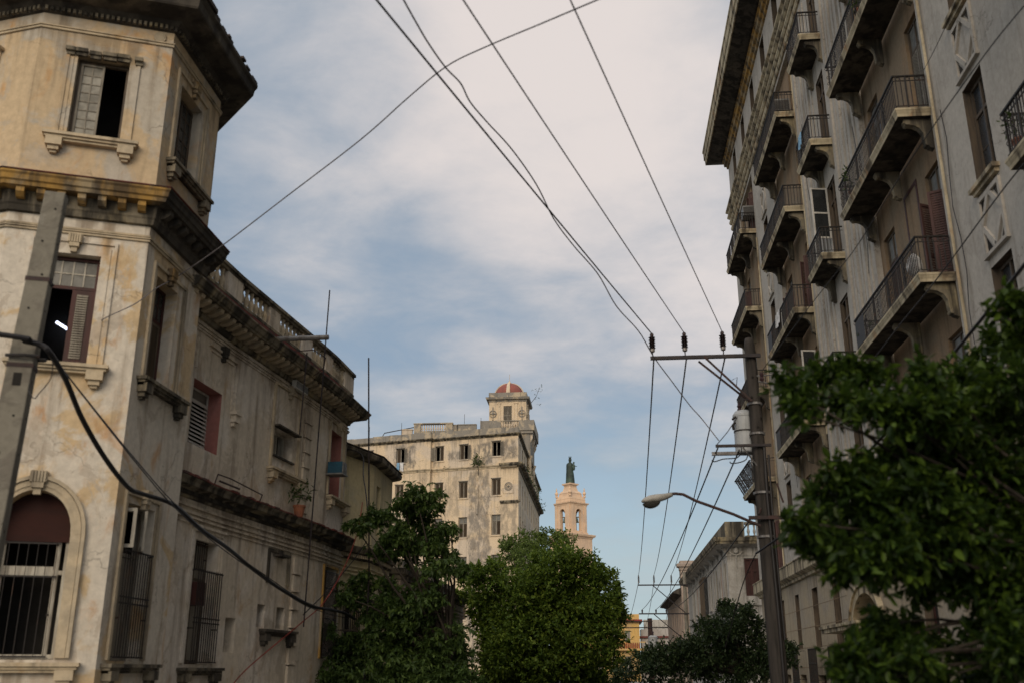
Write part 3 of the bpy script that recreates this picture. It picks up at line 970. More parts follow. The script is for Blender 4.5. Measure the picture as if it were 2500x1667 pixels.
    b.build('surround', 'trim_pale', th)
    keystone_part(th, TW, 4.64, 4.16, 'trim_pale', 1.15)
    sill_part(th, TW, 3.85, 5.50, 1.72, 'trim_pale')
    # ground-floor side window: grey casement ajar above, maroon leaf behind bars
    f = frame_part(th, TW, 6.055, 6.995, 1.76, 3.99, -.2, 'grey_wood', .05, bars=(3.28,))
    o = TW.P(6.90, -.10, 3.32)
    MB().leaf(o, (TW.T(6.5) * -1 + TW.N(6.5) * .55).normalized(), .60, .48, 0, .04, .075).build('casement', 'pale_wood', f)
    MB().leaf(TW.P(6.12, -.10, 3.34), (TW.N(6.5) + TW.T(6.5) * .25).normalized(), .58, .22, 0, .03, .05).build('casement', 'pale_wood', f)
    b = MB()
    b.pbox(TW, 6.11, 6.42, -.22, -.19, 1.82, 3.24)
    b.build('shutter', 'maroon_wood', f)
    b = MB()
    b.pbox(TW, 6.46, 6.95, -.26, -.23, 1.82, 3.24)
    b.build('shutter', 'grey_wood', f)
    grille_part(f, TW, 6.10, 6.97, 1.80, 3.30, .05, 'iron', .075, (0, .5, .56, 1), .006)
    surround_part(th, TW, 5.93, 7.14, 1.76, 4.16, 'trim_pale', .05, .04)
    keystone_part(th, TW, 6.55, 4.10, 'trim_pale')
    sill_part(th, TW, 5.82, 7.50, 1.71, 'trim_mold')
    f = frame_part(th, TW, 1.61, 2.69, 1.77, 3.99, -.2, 'maroon_wood', .06, mull=(2.15,), bars=(3.2,))
    panes(f, TW, 1.68, 2.62, 1.83, 3.93, -.23, 4, 6, 'maroon_wood', 'glass_dark')
    # cracks of the frieze are thin dark lines in the plaster colour
    return th


corner_house()
t = MB().tube([at_y(137, 786, 14.15), at_y(181, 814, 14.3)], .022, 8)
tag(t.build('fluorescent_tube', 'tube_light'), 'glowing white fluorescent tube inside the dark window behind the concrete post', 'lamp')

# ------------------------------------------------------------------ long curved house beside it
WG = Path([(-7.35, 15.6), (-7.2, 18.2), (-7.08, 19.4), (-6.96, 20.6), (-6.80, 22.2), (-6.68, 23.6), (-6.62, 25.2), (-9.5, 26.2)])


def curved_house():
    th = thing('curved_house', 'two storey greyish house curving along the street with a balustrade on its roof', 'building', (-7.6, 20, 0))
    E0, E1 = 0.3, WG.a[6]
    L = WG.L
    holes = [(1.15, 2.35, 5.48, 6.66, .34, 1), (4.85, 5.85, 6.03, 6.62, .35), (8.30, 9.15, 5.72, 7.36, .34, 1),
             (1.85, 2.78, 1.73, 3.86, .25), (3.33, 3.76, 1.95, 2.58, .3), (4.68, 5.05, 2.46, 2.91, .3), (5.63, 6.06, 2.46, 2.91, .3), (8.38, 9.22, 1.9, 4.02, .3)]
    w = MB().wall(WG, 0, L, 0, 8.45, holes)
    w.build('wall', ['wing', 'pink_reveal'], th)
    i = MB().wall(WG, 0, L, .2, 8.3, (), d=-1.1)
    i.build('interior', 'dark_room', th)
    r = MB()
    n_ = len(WG.a)
    for z in (4.9, 8.22):
        r.add([WG.P(x, -.02, z) for x in WG.a] + [(-13, 26, z), (-13, 15.6, z)], [tuple(range(n_ + 2))])
    r.build('roof', 'tile_dark', th)
    # upper cornice
    MB().sweep(WG, [(-.02, 7.76), (.05, 7.78), (.07, 7.84), (.12, 7.88), (.13, 7.96), (.42, 7.98), (.43, 8.01), (.46, 8.03), (.49, 8.10), (.52, 8.13), (.52, 8.16), (-.02, 8.24)], 0, L).build('cornice', 'trim_mold', th)
    a = .12
    while a < E1 - .1:
        MB().prism(WG, a, a + .13, [(.10, 7.86), (.20, 7.86), (.36, 7.92), (.38, 7.982), (.10, 7.982)]).build('modillion', 'trim_pale', th)
        a += .27
    MB().sweep(WG, [(-.05, 8.2), (.12, 8.2), (.11, 8.54), (-.05, 8.56)], 0, L, True).build('parapet_base', 'roof_red', th)
    # balustrade
    m = MB()
    m.pbox(WG, 0, L, -.10, .13, 9.12, 9.19).pbox(WG, 0, L, -.07, .09, 9.06, 9.118).pbox(WG, 0, L, -.08, .10, 8.56, 8.62)
    bo = m.build('balustrade', 'trim_mold', th)
    ped = [(.3, .8), (1.95, 2.67), (4.0, 4.52), (5.82, 6.42), (7.36, 7.84), (8.9, E1)]
    for q0, q1 in ped:
        MB().pbox(WG, q0, q1, -.065, .085, 8.622, 9.058).build('pedestal', 'wing', bo)
    prof = [(.05, 0), (.055, .04), (.034, .06), (.065, .15), (.07, .19), (.04, .27), (.03, .31), (.044, .34), (.032, .37), (.05, .40), (.05, .436)]
    for (_, q0), (q1, _) in zip(ped[:-1], ped[1:]):
        n = max(2, round((q1 - q0) / .215))
        for j in range(n):
            x = q0 + (q1 - q0) * (j + .5) / n
            c = WG.P(x, .01, 8.62)
            MB().lathe((c.x, c.y, c.z), prof, 8).build('baluster', 'trim_pale', bo, smooth=True)
    # lower cornice
    MB().sweep(WG, [(-.02, 4.50), (.04, 4.52), (.05, 4.60), (.09, 4.63), (.10, 4.66), (.24, 4.68), (.25, 4.74), (.29, 4.78), (.30, 4.80), (-.02, 4.81)], 0, L).build('cornice', 'trim_mold', th)
    b = MB()
    a = .1
    while a < E1:
        b.pbox(WG, a, a + .035, -.01, .10, 4.56, 4.63)
        a += .07
    b.build('dentil', 'trim_dark', th)
    b = MB()
    a = 0
    while a < E1:
        wd = rng.uniform(.12, .3)
        b.pbox(WG, a, min(a + wd, E1), -.02, .31 + rng.uniform(-.035, .02), 4.806, 4.83 + rng.uniform(0, .02))
        a += wd + .01
    b.build('ledge_tile', 'roof_red', th)
    for z, h, d in ((7.56, .03, .03), (7.60, .025, .05), (7.68, .03, .03), (4.18, .035, .05), (4.26, .05, .035), (4.37, .04, .05), (4.10, .02, .03)):
        MB().pbox(WG, 0, L, -.01, d, z, z + h).build('moulding', 'wing', th)
    # pink louvred window
    f = frame_part(th, WG, 1.16, 2.34, 5.49, 6.65, -.26, 'white_louvre', .035, mull=(1.62,), bars=(6.42,))
    panes(f, WG, 1.2, 2.3, 6.44, 6.62, -.28, 1, 1, 'white_louvre', 'glass_dusty')
    for s0, s1 in ((1.2, 1.6), (1.64, 2.3)):
        lm = MB()
        st = .90 / 12
        for q in range(12):
            z = 5.52 + q * st
            lm.quad(WG.P(s0, -.27, z + st * .8), WG.P(s1, -.27, z + st * .8), WG.P(s1, -.22, z), WG.P(s0, -.22, z))
            lm.quad(WG.P(s0, -.278, z + st * .8), WG.P(s1, -.278, z + st * .8), WG.P(s1, -.228, z), WG.P(s0, -.228, z))
        lm.build('louvre', 'white_louvre', f)
    m = MB()
    MB().pbox(WG, 1.12, 1.16, -.01, .035, 6.85, 7.42).build('surround', 'wing', th)
    m.pbox(WG, 2.84, 2.90, -.01, .045, 6.46, 7.46)
    m.pbox(WG, 1.6, 2.84, -.01, .044, 7.42, 7.46)
    MB().pbox(WG, 2.74, 2.77, -.01, .03, 6.46, 7.37).pbox(WG, 1.7, 2.741, -.01, .028, 7.34, 7.37).build('surround', 'wing', th)
    m.pbox(WG, 2.76, 3.02, -.01, .14, 6.38, 6.45).pbox(WG, 2.80, 2.98, -.01, .11, 6.24, 6.378).pbox(WG, 2.83, 2.95, -.01, .07, 6.16, 6.238)
    m.build('surround', 'wing', th)
    keystone_part(th, WG, 2.2, 7.42, 'trim_mold')
    # blocked window with a small opening
    surround_part(th, WG, 4.68, 6.22, 5.74, 7.62, 'trim_pale', .07, .045)
    keystone_part(th, WG, 5.5, 7.55, 'trim_pale')
    f = frame_part(th, WG, 4.86, 5.84, 6.04, 6.61, -.2, 'pale_wood', .04, mull=(5.45,))
    b = MB().pbox(WG, 4.9, 5.43, -.24, -.215, 6.08, 6.58)
    b.build('panel', 'grey_wood', f)
    b = MB()
    b.pbox(WG, 4.74, 5.98, -.02, .16, 6.625, 6.66)
    b.pbox(WG, 4.80, 5.90, -.02, .06, 5.985, 6.025)
    b.build('ledge', 'trim_dark', th)
    sill_part(th, WG, 4.58, 6.36, 5.72, 'trim_pale')
    z = 7.42
    while z > 4.95:
        MB().pbox(WG, 6.45, 6.80, -.01, .05, z - .301, z).pbox(WG, 6.43, 6.82, -.01, .075, z - .33, z - .3).build('quoin', 'wing', th)
        z -= .345
    z = 4.0
    while z > .4:
        MB().pbox(WG, 6.32, 6.70, -.01, .05, z - .321, z).pbox(WG, 6.30, 6.72, -.01, .075, z - .35, z - .32).build('quoin', 'wing', th)
        z -= .38
    # far pink louvred window
    f = frame_part(th, WG, 8.31, 9.14, 5.73, 7.35, -.26, 'white_louvre', .035, mull=(8.72,), bars=(6.95,))
    for s0, s1 in ((8.35, 8.70), (8.74, 9.1)):
        lm = MB()
        st = 1.18 / 14
        for q in range(14):
            z = 5.76 + q * st
            lm.quad(WG.P(s0, -.28, z + st * .8), WG.P(s1, -.28, z + st * .8), WG.P(s1, -.23, z), WG.P(s0, -.23, z))
        lm.build('louvre', 'white_louvre', f)
    panes(f, WG, 8.35, 9.1, 6.98, 7.31, -.28, 2, 1, 'white_louvre', 'glass_dusty')
    surround_part(th, WG, 8.12, 9.42, 5.72, 7.6, 'trim_pale', .06, .04)
    keystone_part(th, WG, 8.8, 7.5, 'trim_pale')
    sill_part(th, WG, 8.1, 9.72, 5.70, 'trim_pale')
    # lower barred window
    f = frame_part(th, WG, 1.86, 2.77, 1.74, 3.85, -.2, 'brown_wood', .05, mull=(2.30,), bars=(3.2,))
    b = MB().pbox(WG, 2.34, 2.72, -.24, -.21, 1.8, 3.8)
    b.build('shutter', 'grey_wood', f)
    grille_part(f, WG, 1.84, 2.80, 1.76, 3.34, .12, 'iron', .085, (0, .42, .47, .98), .007)
    grille_part(f, WG, 1.90, 2.40, 3.36, 3.85, -.08, 'iron', .08, (0, 1), .006)
    MB().pbox(WG, 1.88, 2.20, -.15, .10, 2.72, 3.12).build('box', 'maroon_wood', f)
    surround_part(th, WG, 1.66, 2.96, 1.74, 4.06, 'wing', .06, .04, hood=.08)
    sill_part(th, WG, 1.58, 3.14, 1.67, 'trim_mold')
    # lower blind panel, vents and ledge
    surround_part(th, WG, 4.98, 6.12, 3.36, 4.07, 'trim_mold', .07, .045)
    MB().pbox(WG, 5.25, 5.75, -.01, .20, 3.92, 3.97).pbox(WG, 5.45, 5.55, -.01, .10, 3.97, 4.06).build('shelf', 'trim_dark', th)
    f = frame_part(th, WG, 3.34, 3.75, 1.96, 2.57, -.2, 'brown_wood', .03)
    lm = MB()
    for q in range(8):
        z = 1.99 + q * .07
        lm.quad(WG.P(3.37, -.24, z + .05), WG.P(3.72, -.24, z + .05), WG.P(3.72, -.2, z), WG.P(3.37, -.2, z))
    lm.build('louvre', 'grey_wood', f)
    for a0, a1 in ((4.69, 5.04), (5.64, 6.05)):
        f = frame_part(th, WG, a0, a1, 2.465, 2.905, -.24, 'grey_wood', .03)
    sill_part(th, WG, 4.82, 6.5, 2.43, 'trim_dark')
    f = frame_part(th, WG, 8.39, 9.21, 1.91, 4.01, -.22, 'brown_wood', .05, mull=(8.8,), bars=(3.4,))
    panes(f, WG, 8.44, 9.16, 3.43, 3.96, -.24, 3, 1, 'brown_wood', 'glass_dark')
    grille_part(f, WG, 8.36, 9.24, 1.92, 3.9, .06, 'iron', .085, (0, .45, .8, 1), .007)
    surround_part(th, WG, 8.22, 9.42, 1.9, 4.06, 'trim_ochre', .06, .04)
    return th


curved_house()

# things fixed to the curved house
def wing_rod(a, d, z0, z1, dx, r, label, name='antenna_mast', mat='arm_steel', cat='mast'):
    p = WG.P(a, d, z0)
    q = WG.P(a + dx, d, z1)
    tag(MB().tube([p, q], r, 6).build(name, mat), label, cat)


wing_rod(5.80, .56, 2.5, 10.2, .30, .017, 'thin iron rod running up the curved house past the roof pipe and above the balustrade')
wing_rod(4.95, .54, 6.45, 8.32, .10, .016, 'short dark rod between the blocked window and the eaves of the curved house')
p0, p1 = at_z(672, 807, 8.36), at_z(793, 809, 8.36)
pm = MB().tube([WG.P(4.3, -.1, 8.42), WG.P(4.35, 1.3, 8.40)], .055, 10)
tag(pm.build('drain_pipe', 'steel'), 'grey pipe jutting out level over the street from the roof of the curved house', 'pipe')
b = MB()
b.tube([WG.P(4.85, .2, 8.3), WG.P(4.9, .75, 8.33), WG.P(5.5, .8, 8.33)], .012, 5).tube([WG.P(5.5, .8, 8.33), WG.P(5.55, .75, 8.1), WG.P(5.6, .5, 7.95)], .012, 5)
tag(b.build('iron_bracket', 'rust_iron'), 'bent rusty bracket below the jutting grey roof pipe', 'bracket')
m0 = at_y(901, 1400, 24.6)
m1 = at_y(900, 873, 24.6)
tag(MB().tube([(m0.x, m0.y, 1.0), m0, m1], .022, 6).build('antenna_mast', 'arm_steel'), 'tall thin mast standing free in front of the ochre house', 'mast')
b = MB()
for x0, x1 in ((2.2, 4.2),):
    b.tube([WG.P(1.85, .25, 4.83), WG.P(1.85, .30, 5.02), WG.P(2.4, .30, 5.04), WG.P(3.9, .28, 4.98), WG.P(3.95, .2, 4.83)], .013, 5)
    b.tube([WG.P(2.0, .28, 4.92), WG.P(2.75, .34, 4.90)], .02, 6)
tag(b.build('iron_rail', 'rust_iron'), 'bent rusty rail lying on the ledge under the pink louvred window', 'rail')
ac = thing('air_conditioner', 'blue box air conditioner hanging at the pink window beside the ochre house', 'air conditioner', WG.P(8.1, .2, 6.2))
MB().pbox(WG, 7.98, 8.30, .05, .42, 6.2, 6.48).build('case', 'blue_paint', ac)
b = MB().pbox(WG, 7.99, 8.29, .422, .44, 6.21, 6.47)
b.pbox(WG, 7.94, 8.34, .02, .46, 6.16, 6.195)
b.build('face_panel', 'ac_grey', ac)
b = MB()
for q in range(7):
    b.pbox(WG, 8.01, 8.13, .442, .448, 6.22 + q * .033, 6.237 + q * .033)
b.ring(WG.P(8.21, .443, 6.38), WG.T(8), Z, .05, .007).ring(WG.P(8.21, .443, 6.27), WG.T(8), Z, .035, .006)
b.build('vent', 'ac_grey', ac)
sg = thing('wall_box', 'white flat box under the eaves above the blocked window', 'box', WG.P(5.9, .1, 7.7))
MB().pbox(WG, 5.45, 6.15, .06, .16, 7.66, 7.84).build('case', 'white_louvre', sg)
MB().pbox(WG, 5.47, 6.13, .162, .168, 7.68, 7.82).build('screen', 'glass_dusty', sg)

# ------------------------------------------------------------------ ochre house with the chamfered corner
AN = Path([(-6.9, 25.15), (-6.30, 27.1), (-6.30, 29.6), (-8.2, 31.0), (-13, 31.4)])


def ochre_house():
    th = thing('ochre_house', 'plain ochre house with tiled eave between the curved house and the leafy trees', 'building', (-7.2, 27.5, 0))
    L = AN.L
    MB().wall(AN, 0, L, 0, 7.2, [(.75, 1.45, 1.6, 3.3, .2), (2.45, 2.95, 5.2, 6.6, .12), (3.2, 4.1, 1.2, 3.4, .25)]).build('wall', 'ochre_house', th)
    MB().wall(AN, 0, L, .2, 7.1, (), d=-.8).build('interior', 'dark_room', th)
    m = MB().sweep(AN, [(-.02, 7.08), (.20, 7.12), (.25, 7.16), (.27, 7.26), (.24, 7.30), (-.02, 7.34)], 0, L)
    m.build('eave', 'trim_mold', th)
    MB().sweep(AN, [(-.4, 7.31), (.26, 7.304), (.28, 7.33), (-.4, 7.56)], 0, L).build('roof', 'tile_dark', th)
    m = MB().add([AN.P(a, -.1, 7.36) for a in AN.a] + [(-13, 25.2, 7.36)], [tuple(range(len(AN.a) + 1))])
    m.build('roof', 'tile_dark', th)
    MB().sweep(AN, [(-.02, 4.40), (.05, 4.42), (.06, 4.55), (.16, 4.58), (.20, 4.70), (.21, 4.74), (-.02, 4.78)], 0, L).build('cornice', 'trim_mold', th)
    b = MB()
    a = .05
    while a < L - .2:
        b.pbox(AN, a, a + .05, -.01, .12, 4.46, 4.545)
        a += .1
    b.build('dentil', 'trim_pale', th)
    for z in (4.02, 4.12, 4.22):
        MB().pbox(AN, 0, L, -.01, .04, z, z + .045).build('moulding', 'ochre_house', th)
    f = frame_part(th, AN, .755, 1.445, 1.61, 3.29, -.15, 'pale_wood', .05, mull=(1.1,))
    grille_part(f, AN, .73, 1.47, 1.6, 3.1, .10, 'iron', .09, (0, .3, .65, 1), .009)
    surround_part(th, AN, .6, 1.6, 1.6, 3.42, 'trim_pale', .06, .04)
    f = frame_part(th, AN, 2.455, 2.945, 5.21, 6.59, -.1, 'pale_wood', .06)
    MB().pbox(AN, 2.46, 2.94, -.13, -.11, 5.22, 6.58).build('panel', 'grey_wood', f)
    f = frame_part(th, AN, 3.205, 4.095, 1.21, 3.39, -.2, 'maroon_wood', .06, mull=(3.65,))
    panes(f, AN, 3.27, 4.03, 1.27, 3.33, -.22, 2, 4, 'maroon_wood', 'glass_dark')
    return th


ochre_house()

# low houses glimpsed behind the street trees on the left
LH = Path([(-9.0, 31.6), (-6.35, 31.6), (-6.35, 46), (-14, 46)])
th = thing('low_house', 'low pinkish house with stepped mouldings half hidden behind the leafy street trees', 'building', (-8, 39, 0))
hl = [(3.9 + 2.5 * q, 4.9 + 2.5 * q, 1.2, 3.3, .2) for q in range(5)]
MB().wall(LH, 0, LH.L, 0, 4.8, hl).build('wall', 'pink_house', th)
MB().wall(LH, 0, LH.L, .2, 4.7, (), d=-.8).build('interior', 'dark_room', th)
MB().sweep(LH, [(-.02, 4.35), (.06, 4.38), (.07, 4.5), (.16, 4.53), (.20, 4.66), (.22, 4.70), (-.02, 4.75)], 0, LH.L).build('cornice', 'trim_mold', th)
for z in (3.85, 3.98, 4.12):
    MB().pbox(LH, 0, LH.L, -.01, .05, z, z + .06).build('moulding', 'pink_house', th)
MB().pbox(LH, 0, LH.L, -.15, .02, 4.72, 5.0).build('parapet', 'central_dark', th)
MB().add([LH.P(a, -.1, 4.74) for a in LH.a], [tuple(range(len(LH.a)))]).build('roof', 'tile_dark', th)
for h in hl:
    f = frame_part(th, LH, h[0] + .005, h[1] - .005, h[2] + .005, h[3] - .005, -.15, 'maroon_wood', .06, mull=((h[0] + h[1]) / 2,))
    panes(f, LH, h[0] + .07, h[1] - .07, h[2] + .07, h[3] - .07, -.17, 2, 3, 'maroon_wood', 'glass_dark')
    surround_part(th, LH, h[0] - .15, h[1] + .15, h[2], h[3] + .15, 'trim_pale', .07, .05)

# ------------------------------------------------------------------ tall apartment house on the right
RP = Path([(20, 50), (7.5, 50), (7.5, 2), (20, 2)])
A = lambda Y: 12.5 + 50 - Y          # position along the street front from a distance Y down the street
SLABS = (9.33, 13.26, 17.08, 20.9)


def balcony_part(th, Y0, Y1, zu, tilt=0.0, iron='iron', broken=False, seed=0, mesh=False):
    bp = Path([(7.5, Y1 - .05), (6.79, Y1 - .05), (6.79, Y0 + .05), (7.5, Y0 + .05)])
    bp0 = Path([(7.56, Y1 - .05), (6.79, Y1 - .05), (6.79, Y0 + .05), (7.56, Y0 + .05)])
    m = MB()
    m.cur = 1
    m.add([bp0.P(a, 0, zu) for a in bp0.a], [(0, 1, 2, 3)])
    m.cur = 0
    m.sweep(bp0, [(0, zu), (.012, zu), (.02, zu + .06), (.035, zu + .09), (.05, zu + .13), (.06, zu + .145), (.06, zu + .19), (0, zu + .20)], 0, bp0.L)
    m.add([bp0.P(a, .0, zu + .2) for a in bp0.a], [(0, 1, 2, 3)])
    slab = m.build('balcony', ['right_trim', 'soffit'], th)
    # railing
    g = MB()
    r = random.Random(seed)
    zt = zu + .2
    H = .84
    L = bp.L
    g.sweep(bp, [(-.02, zt + H - .03), (.025, zt + H - .03), (.03, zt + H), (-.025, zt + H)], .02, L - .02, True)
    for z in (zt + H - .14, zt + .06):
        g.sweep(bp, [(-.008, z), (.012, z), (.012, z + .016), (-.008, z + .016)], .02, L - .02, True)
    n = int(L / .105)
    for i in range(n + 1):
        a = .03 + (L - .06) * i / n
        if broken and r.random() < .1:
            continue
        main = i % 12 == 0
        w = .016 if main else .0085
        g.pbox(bp, a - w, a + w, -w, w, zt + .0 if main else zt + .06, zt + H - .03)
        if i % 2 == 0:
            ta = bp.T(a)
            g.ring(bp.P(a + .05 if a + .05 < L - .02 else a, 0, zt + H - .085), ta, Z, .04, .007, 8)
    for q in range(max(1, int(L / 1.15))):
        a = .6 + q * 1.15
        if a > L - .3:
            break
        ta = bp.T(a)
        c0 = bp.P(a, .005, zt + .38)
        for dx, dz, rr in ((-.06, .10, .055), (.06, .10, .055), (-.06, -.10, .055), (.06, -.10, .055), (0, .22, .03), (0, -.22, .03)):
            g.ring(c0 + ta * dx + Z * dz, ta, Z, rr, .008, 8)
    if mesh:
        g.pbox(bp, bp.a[1] + .05, bp.a[1] + .9, .015, .02, zt + .06, zt + H - .1)
    if tilt:
        piv = Vector((6.79, 0, zt))
        g.v = [(lambda q: (piv.x + (q[0] - piv.x) * math.cos(tilt) - (q[2] - piv.z) * math.sin(tilt), q[1], piv.z + (q[0] - piv.x) * math.sin(tilt) + (q[2] - piv.z) * math.cos(tilt)))(v) if v[0] < 7.0 else v for v in g.v]
    g.build('railing', iron, slab)
    # consoles
    ys = [Y0 + .22, Y1 - .22] if Y1 - Y0 < 3 else [Y0 + .25, (Y0 + Y1) / 2, Y1 - .25]
    for y in ys:
        a = A(y)
        c = MB()
        pr = [(-.02, zu - .002), (.56, zu - .002), (.58, zu - .08), (.50, zu - .13), (.36, zu - .16), (.25, zu - .23), (.18, zu - .36), (.17, zu - .52), (.14, zu - .64), (.08, zu - .71), (-.02, zu - .75)]
        c.prism(RP, a - .085, a + .085, pr)
        c.tube([RP.P(a - .10, .49, zu - .085), RP.P(a + .10, .49, zu - .085)], .06, 10)
        c.tube([RP.P(a - .10, .11, zu - .62), RP.P(a + .10, .11, zu - .62)], .055, 10)
        c.build('bracket', 'trim_mold', slab)
    return slab


def right_house():
    th = thing('apartment_building', 'tall grey apartment house with rows of iron balconies filling the right side', 'building', (9.5, 26, 0))
    bays = [(10.2, 15.1), (20.1, 25.4), (32.85, 38.25), (43.1, 48.1)]
    holes, ext = [], []
    for y0, y1 in bays:
        holes.append((A(y1), A(y0), 5.62, 24.0, .16))
    zs = [SLABS[0] - 3.93] + list(SLABS)
    # narrow balcony doors between the wide bays
    for z in zs:
        holes.append((A(29.6), A(28.6), z + .21, z + 3.05, .2, 2))
    for yc in (17.77, 40.55):
        for q in range(-1, 3):
            z0 = 10.55 + 3.85 * q
            holes.append((A(yc + .5), A(yc - .5), z0, z0 + 2.16, .22, 2))
    at = []
    y = 49.0 - 1.3
    while y > 3:
        at.append(y)
        holes.append((A(y + .5), A(y - .5), 25.75, 27.75, .28, 2))
        y -= 3.25
    gf = [(43.85, 44.55), (40.5, 41.3), (36.95, 37.9), (33.55, 34.5), (24.0, 25.0), (20.5, 21.5), (16.5, 17.5), (12.5, 13.5)]
    for y0, y1 in gf:
        holes.append((A(y1), A(y0), 2.42, 4.46, .3, 2))
        holes.append((A(y1 + .2), A(y0 - .2), .6, 1.5, .3))
    holes.append((A(32.0), A(28.4), .2, 3.75, .5))
    L = RP.L
    w = MB()
    w.wall(RP, 0, L, 4.95, 29.0, [h for h in holes if h[3] > 4.9], .3)
    w.cur = 1
    w.wall(RP, 0, L, 0, 4.95, [h for h in holes if h[3] <= 4.9], .3)
    w.archfill(RP, A(32.0), A(28.4), 2.3, 3.75, 0, .5)
    w.build('wall', ['right_wall', 'right_base', 'brown_wood'], th)
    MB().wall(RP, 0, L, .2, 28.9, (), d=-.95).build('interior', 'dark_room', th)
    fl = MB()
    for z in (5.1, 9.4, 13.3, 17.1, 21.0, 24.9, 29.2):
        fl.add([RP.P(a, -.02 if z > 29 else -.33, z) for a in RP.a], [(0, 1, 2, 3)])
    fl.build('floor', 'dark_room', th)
    # bays: darker back wall with two tall doors each storey
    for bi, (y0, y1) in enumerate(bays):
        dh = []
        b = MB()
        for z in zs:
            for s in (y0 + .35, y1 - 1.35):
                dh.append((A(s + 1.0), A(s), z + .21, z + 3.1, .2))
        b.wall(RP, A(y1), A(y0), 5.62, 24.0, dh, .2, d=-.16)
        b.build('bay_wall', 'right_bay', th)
        for hi, h in enumerate(dh):
            f = frame_part(th, RP, h[0] + .004, h[1] - .004, h[2] + .003, h[3] - .004, -.24, 'brown_wood', .06, mull=((h[0] + h[1]) / 2,), bars=(h[2] + 2.2,), name='door')
            k_ = (bi * 5 + hi * 3) % 7
            panes(f, RP, h[0] + .06, h[1] - .06, h[2] + 2.23, h[3] - .06, -.27, 2, 1, 'brown_wood', 'glass_dusty')
            if k_ in (0, 3, 5):
                for s in (h[0] + .065, (h[0] + h[1]) / 2 + .035):
                    MB().leaf(RP.P(s, -.28, h[2] + .05), RP.T(s), 2.1, .40, 20, .03, .06, mid=.4).build('shutter', 'grey_wood' if k_ else 'maroon_wood', f)
            elif k_ in (1, 4):
                MB().leaf(RP.P(h[0] + .06, -.2, h[2] + .05), (RP.N(h[0]) * .9 + RP.T(h[0]) * .5).normalized(), 2.1, .36, 34, .03, .06, mid=.4, tilt=.3).build('shutter', 'dusty_maroon', f)
                MB().leaf(RP.P(h[1] - .06, -.2, h[2] + .05), (RP.N(h[0]) * .9 - RP.T(h[0]) * .5).normalized(), 2.1, .36, 34, .03, .06, mid=.4, tilt=.3).build('shutter', 'dusty_maroon', f)
            else:
                panes(f, RP, h[0] + .06, h[1] - .06, h[2] + .06, h[2] + 2.17, -.27, 2, 4, 'brown_wood', 'glass_dark')
    # narrow doors
    for q, z in enumerate(zs):
        h = (A(29.6), A(28.6), z + .21, z + 3.05)
        f = frame_part(th, RP, h[0] + .004, h[1] - .004, h[2] + .003, h[3] - .004, -.05, 'brown_wood', .06, mull=((h[0] + h[1]) / 2,), bars=(h[2] + 2.2,), name='door')
        panes(f, RP, h[0] + .06, h[1] - .06, h[2] + 2.23, h[3] - .06, -.23, 2, 1, 'brown_wood', 'glass_dark')
        for s in (h[0] + .065, (h[0] + h[1]) / 2 + .035):
            MB().leaf(RP.P(s, -.25, h[2] + .05), RP.T(s), 2.1, .40, 0, .03, .07, mid=.5).build('shutter', 'brown_wood', f)
        MB().pbox(RP, h[0] + .06, h[1] - .06, -.29, -.26, h[2] + .05, h[2] + 2.2).build('panel', 'maroon_wood', f)
    # medallion windows with diamond panels between
    for yc in (17.77, 40.55):
        a0, a1 = A(yc + .5), A(yc - .5)
        for q in range(-1, 3):
            z0 = 10.55 + 3.85 * q
            f = frame_part(th, RP, a0 + .004, a1 - .004, z0 + .004, z0 + 2.155, -.14, 'brown_wood', .07, mull=((a0 + a1) / 2,), bars=(z0 + 1.5,))
            panes(f, RP, a0 + .08, a1 - .08, z0 + .08, z0 + 2.09, -.18, 2, 3, 'brown_wood', 'glass_dark')
            m = MB()
            m.pbox(RP, a0 - .12, a1 + .12, -.01, .15, z0 - .09, z0 - .004).pbox(RP, a0 - .06, a1 + .06, -.01, .09, z0 - .17, z0 - .092)
            m.build('sill', 'right_trim', th)
            zp = z0 + 2.42
            m = MB()
            b0, b1, z1 = a0 - .04, a1 + .04, zp + 1.18
            w_ = .09
            m.pbox(RP, b0, b0 + w_, -.01, .05, zp, z1).pbox(RP, b1 - w_, b1, -.01, .05, zp, z1).pbox(RP, b0 + w_, b1 - w_, -.01, .05, z1 - w_, z1).pbox(RP, b0 - .04, b1 + .04, -.01, .08, zp - .07, zp + .001)
            ac_, zc = (b0 + b1) / 2, (zp + z1) / 2
            hw, hh = (b1 - b0) / 2 - .05, (z1 - zp) / 2 - .03
            pts = [(ac_ - hw, zc), (ac_, zc + hh), (ac_ + hw, zc), (ac_, zc - hh)]
            for i in range(4):
                (x0, y0_), (x1, y1_) = pts[i], pts[(i + 1) % 4]
                P0, P1 = RP.P(x0, 0, y0_), RP.P(x1, 0, y1_)
                u = (P1 - P0).normalized()
                nn = RP.N(x0)
                m.bbox(P0, u, nn, u.cross(nn), (0, (P1 - P0).length), (-.01, .048), (-.05, .05))
            m.build('diamond_panel', 'right_wall', th)
            m = MB()
            for tri in ((b0 + w_, zp), (b1 - w_, zp), (b0 + w_, z1 - w_), (b1 - w_, z1 - w_)):
                sx = 1 if tri[0] < ac_ else -1
                sz = 1 if tri[1] < zc else -1
                m.add([RP.P(tri[0], .006, tri[1]), RP.P(tri[0] + sx * .28, .006, tri[1]), RP.P(tri[0], .006, tri[1] + sz * .36)], [(0, 1, 2)])
            m.build('pierced_corner', 'soffit', th)
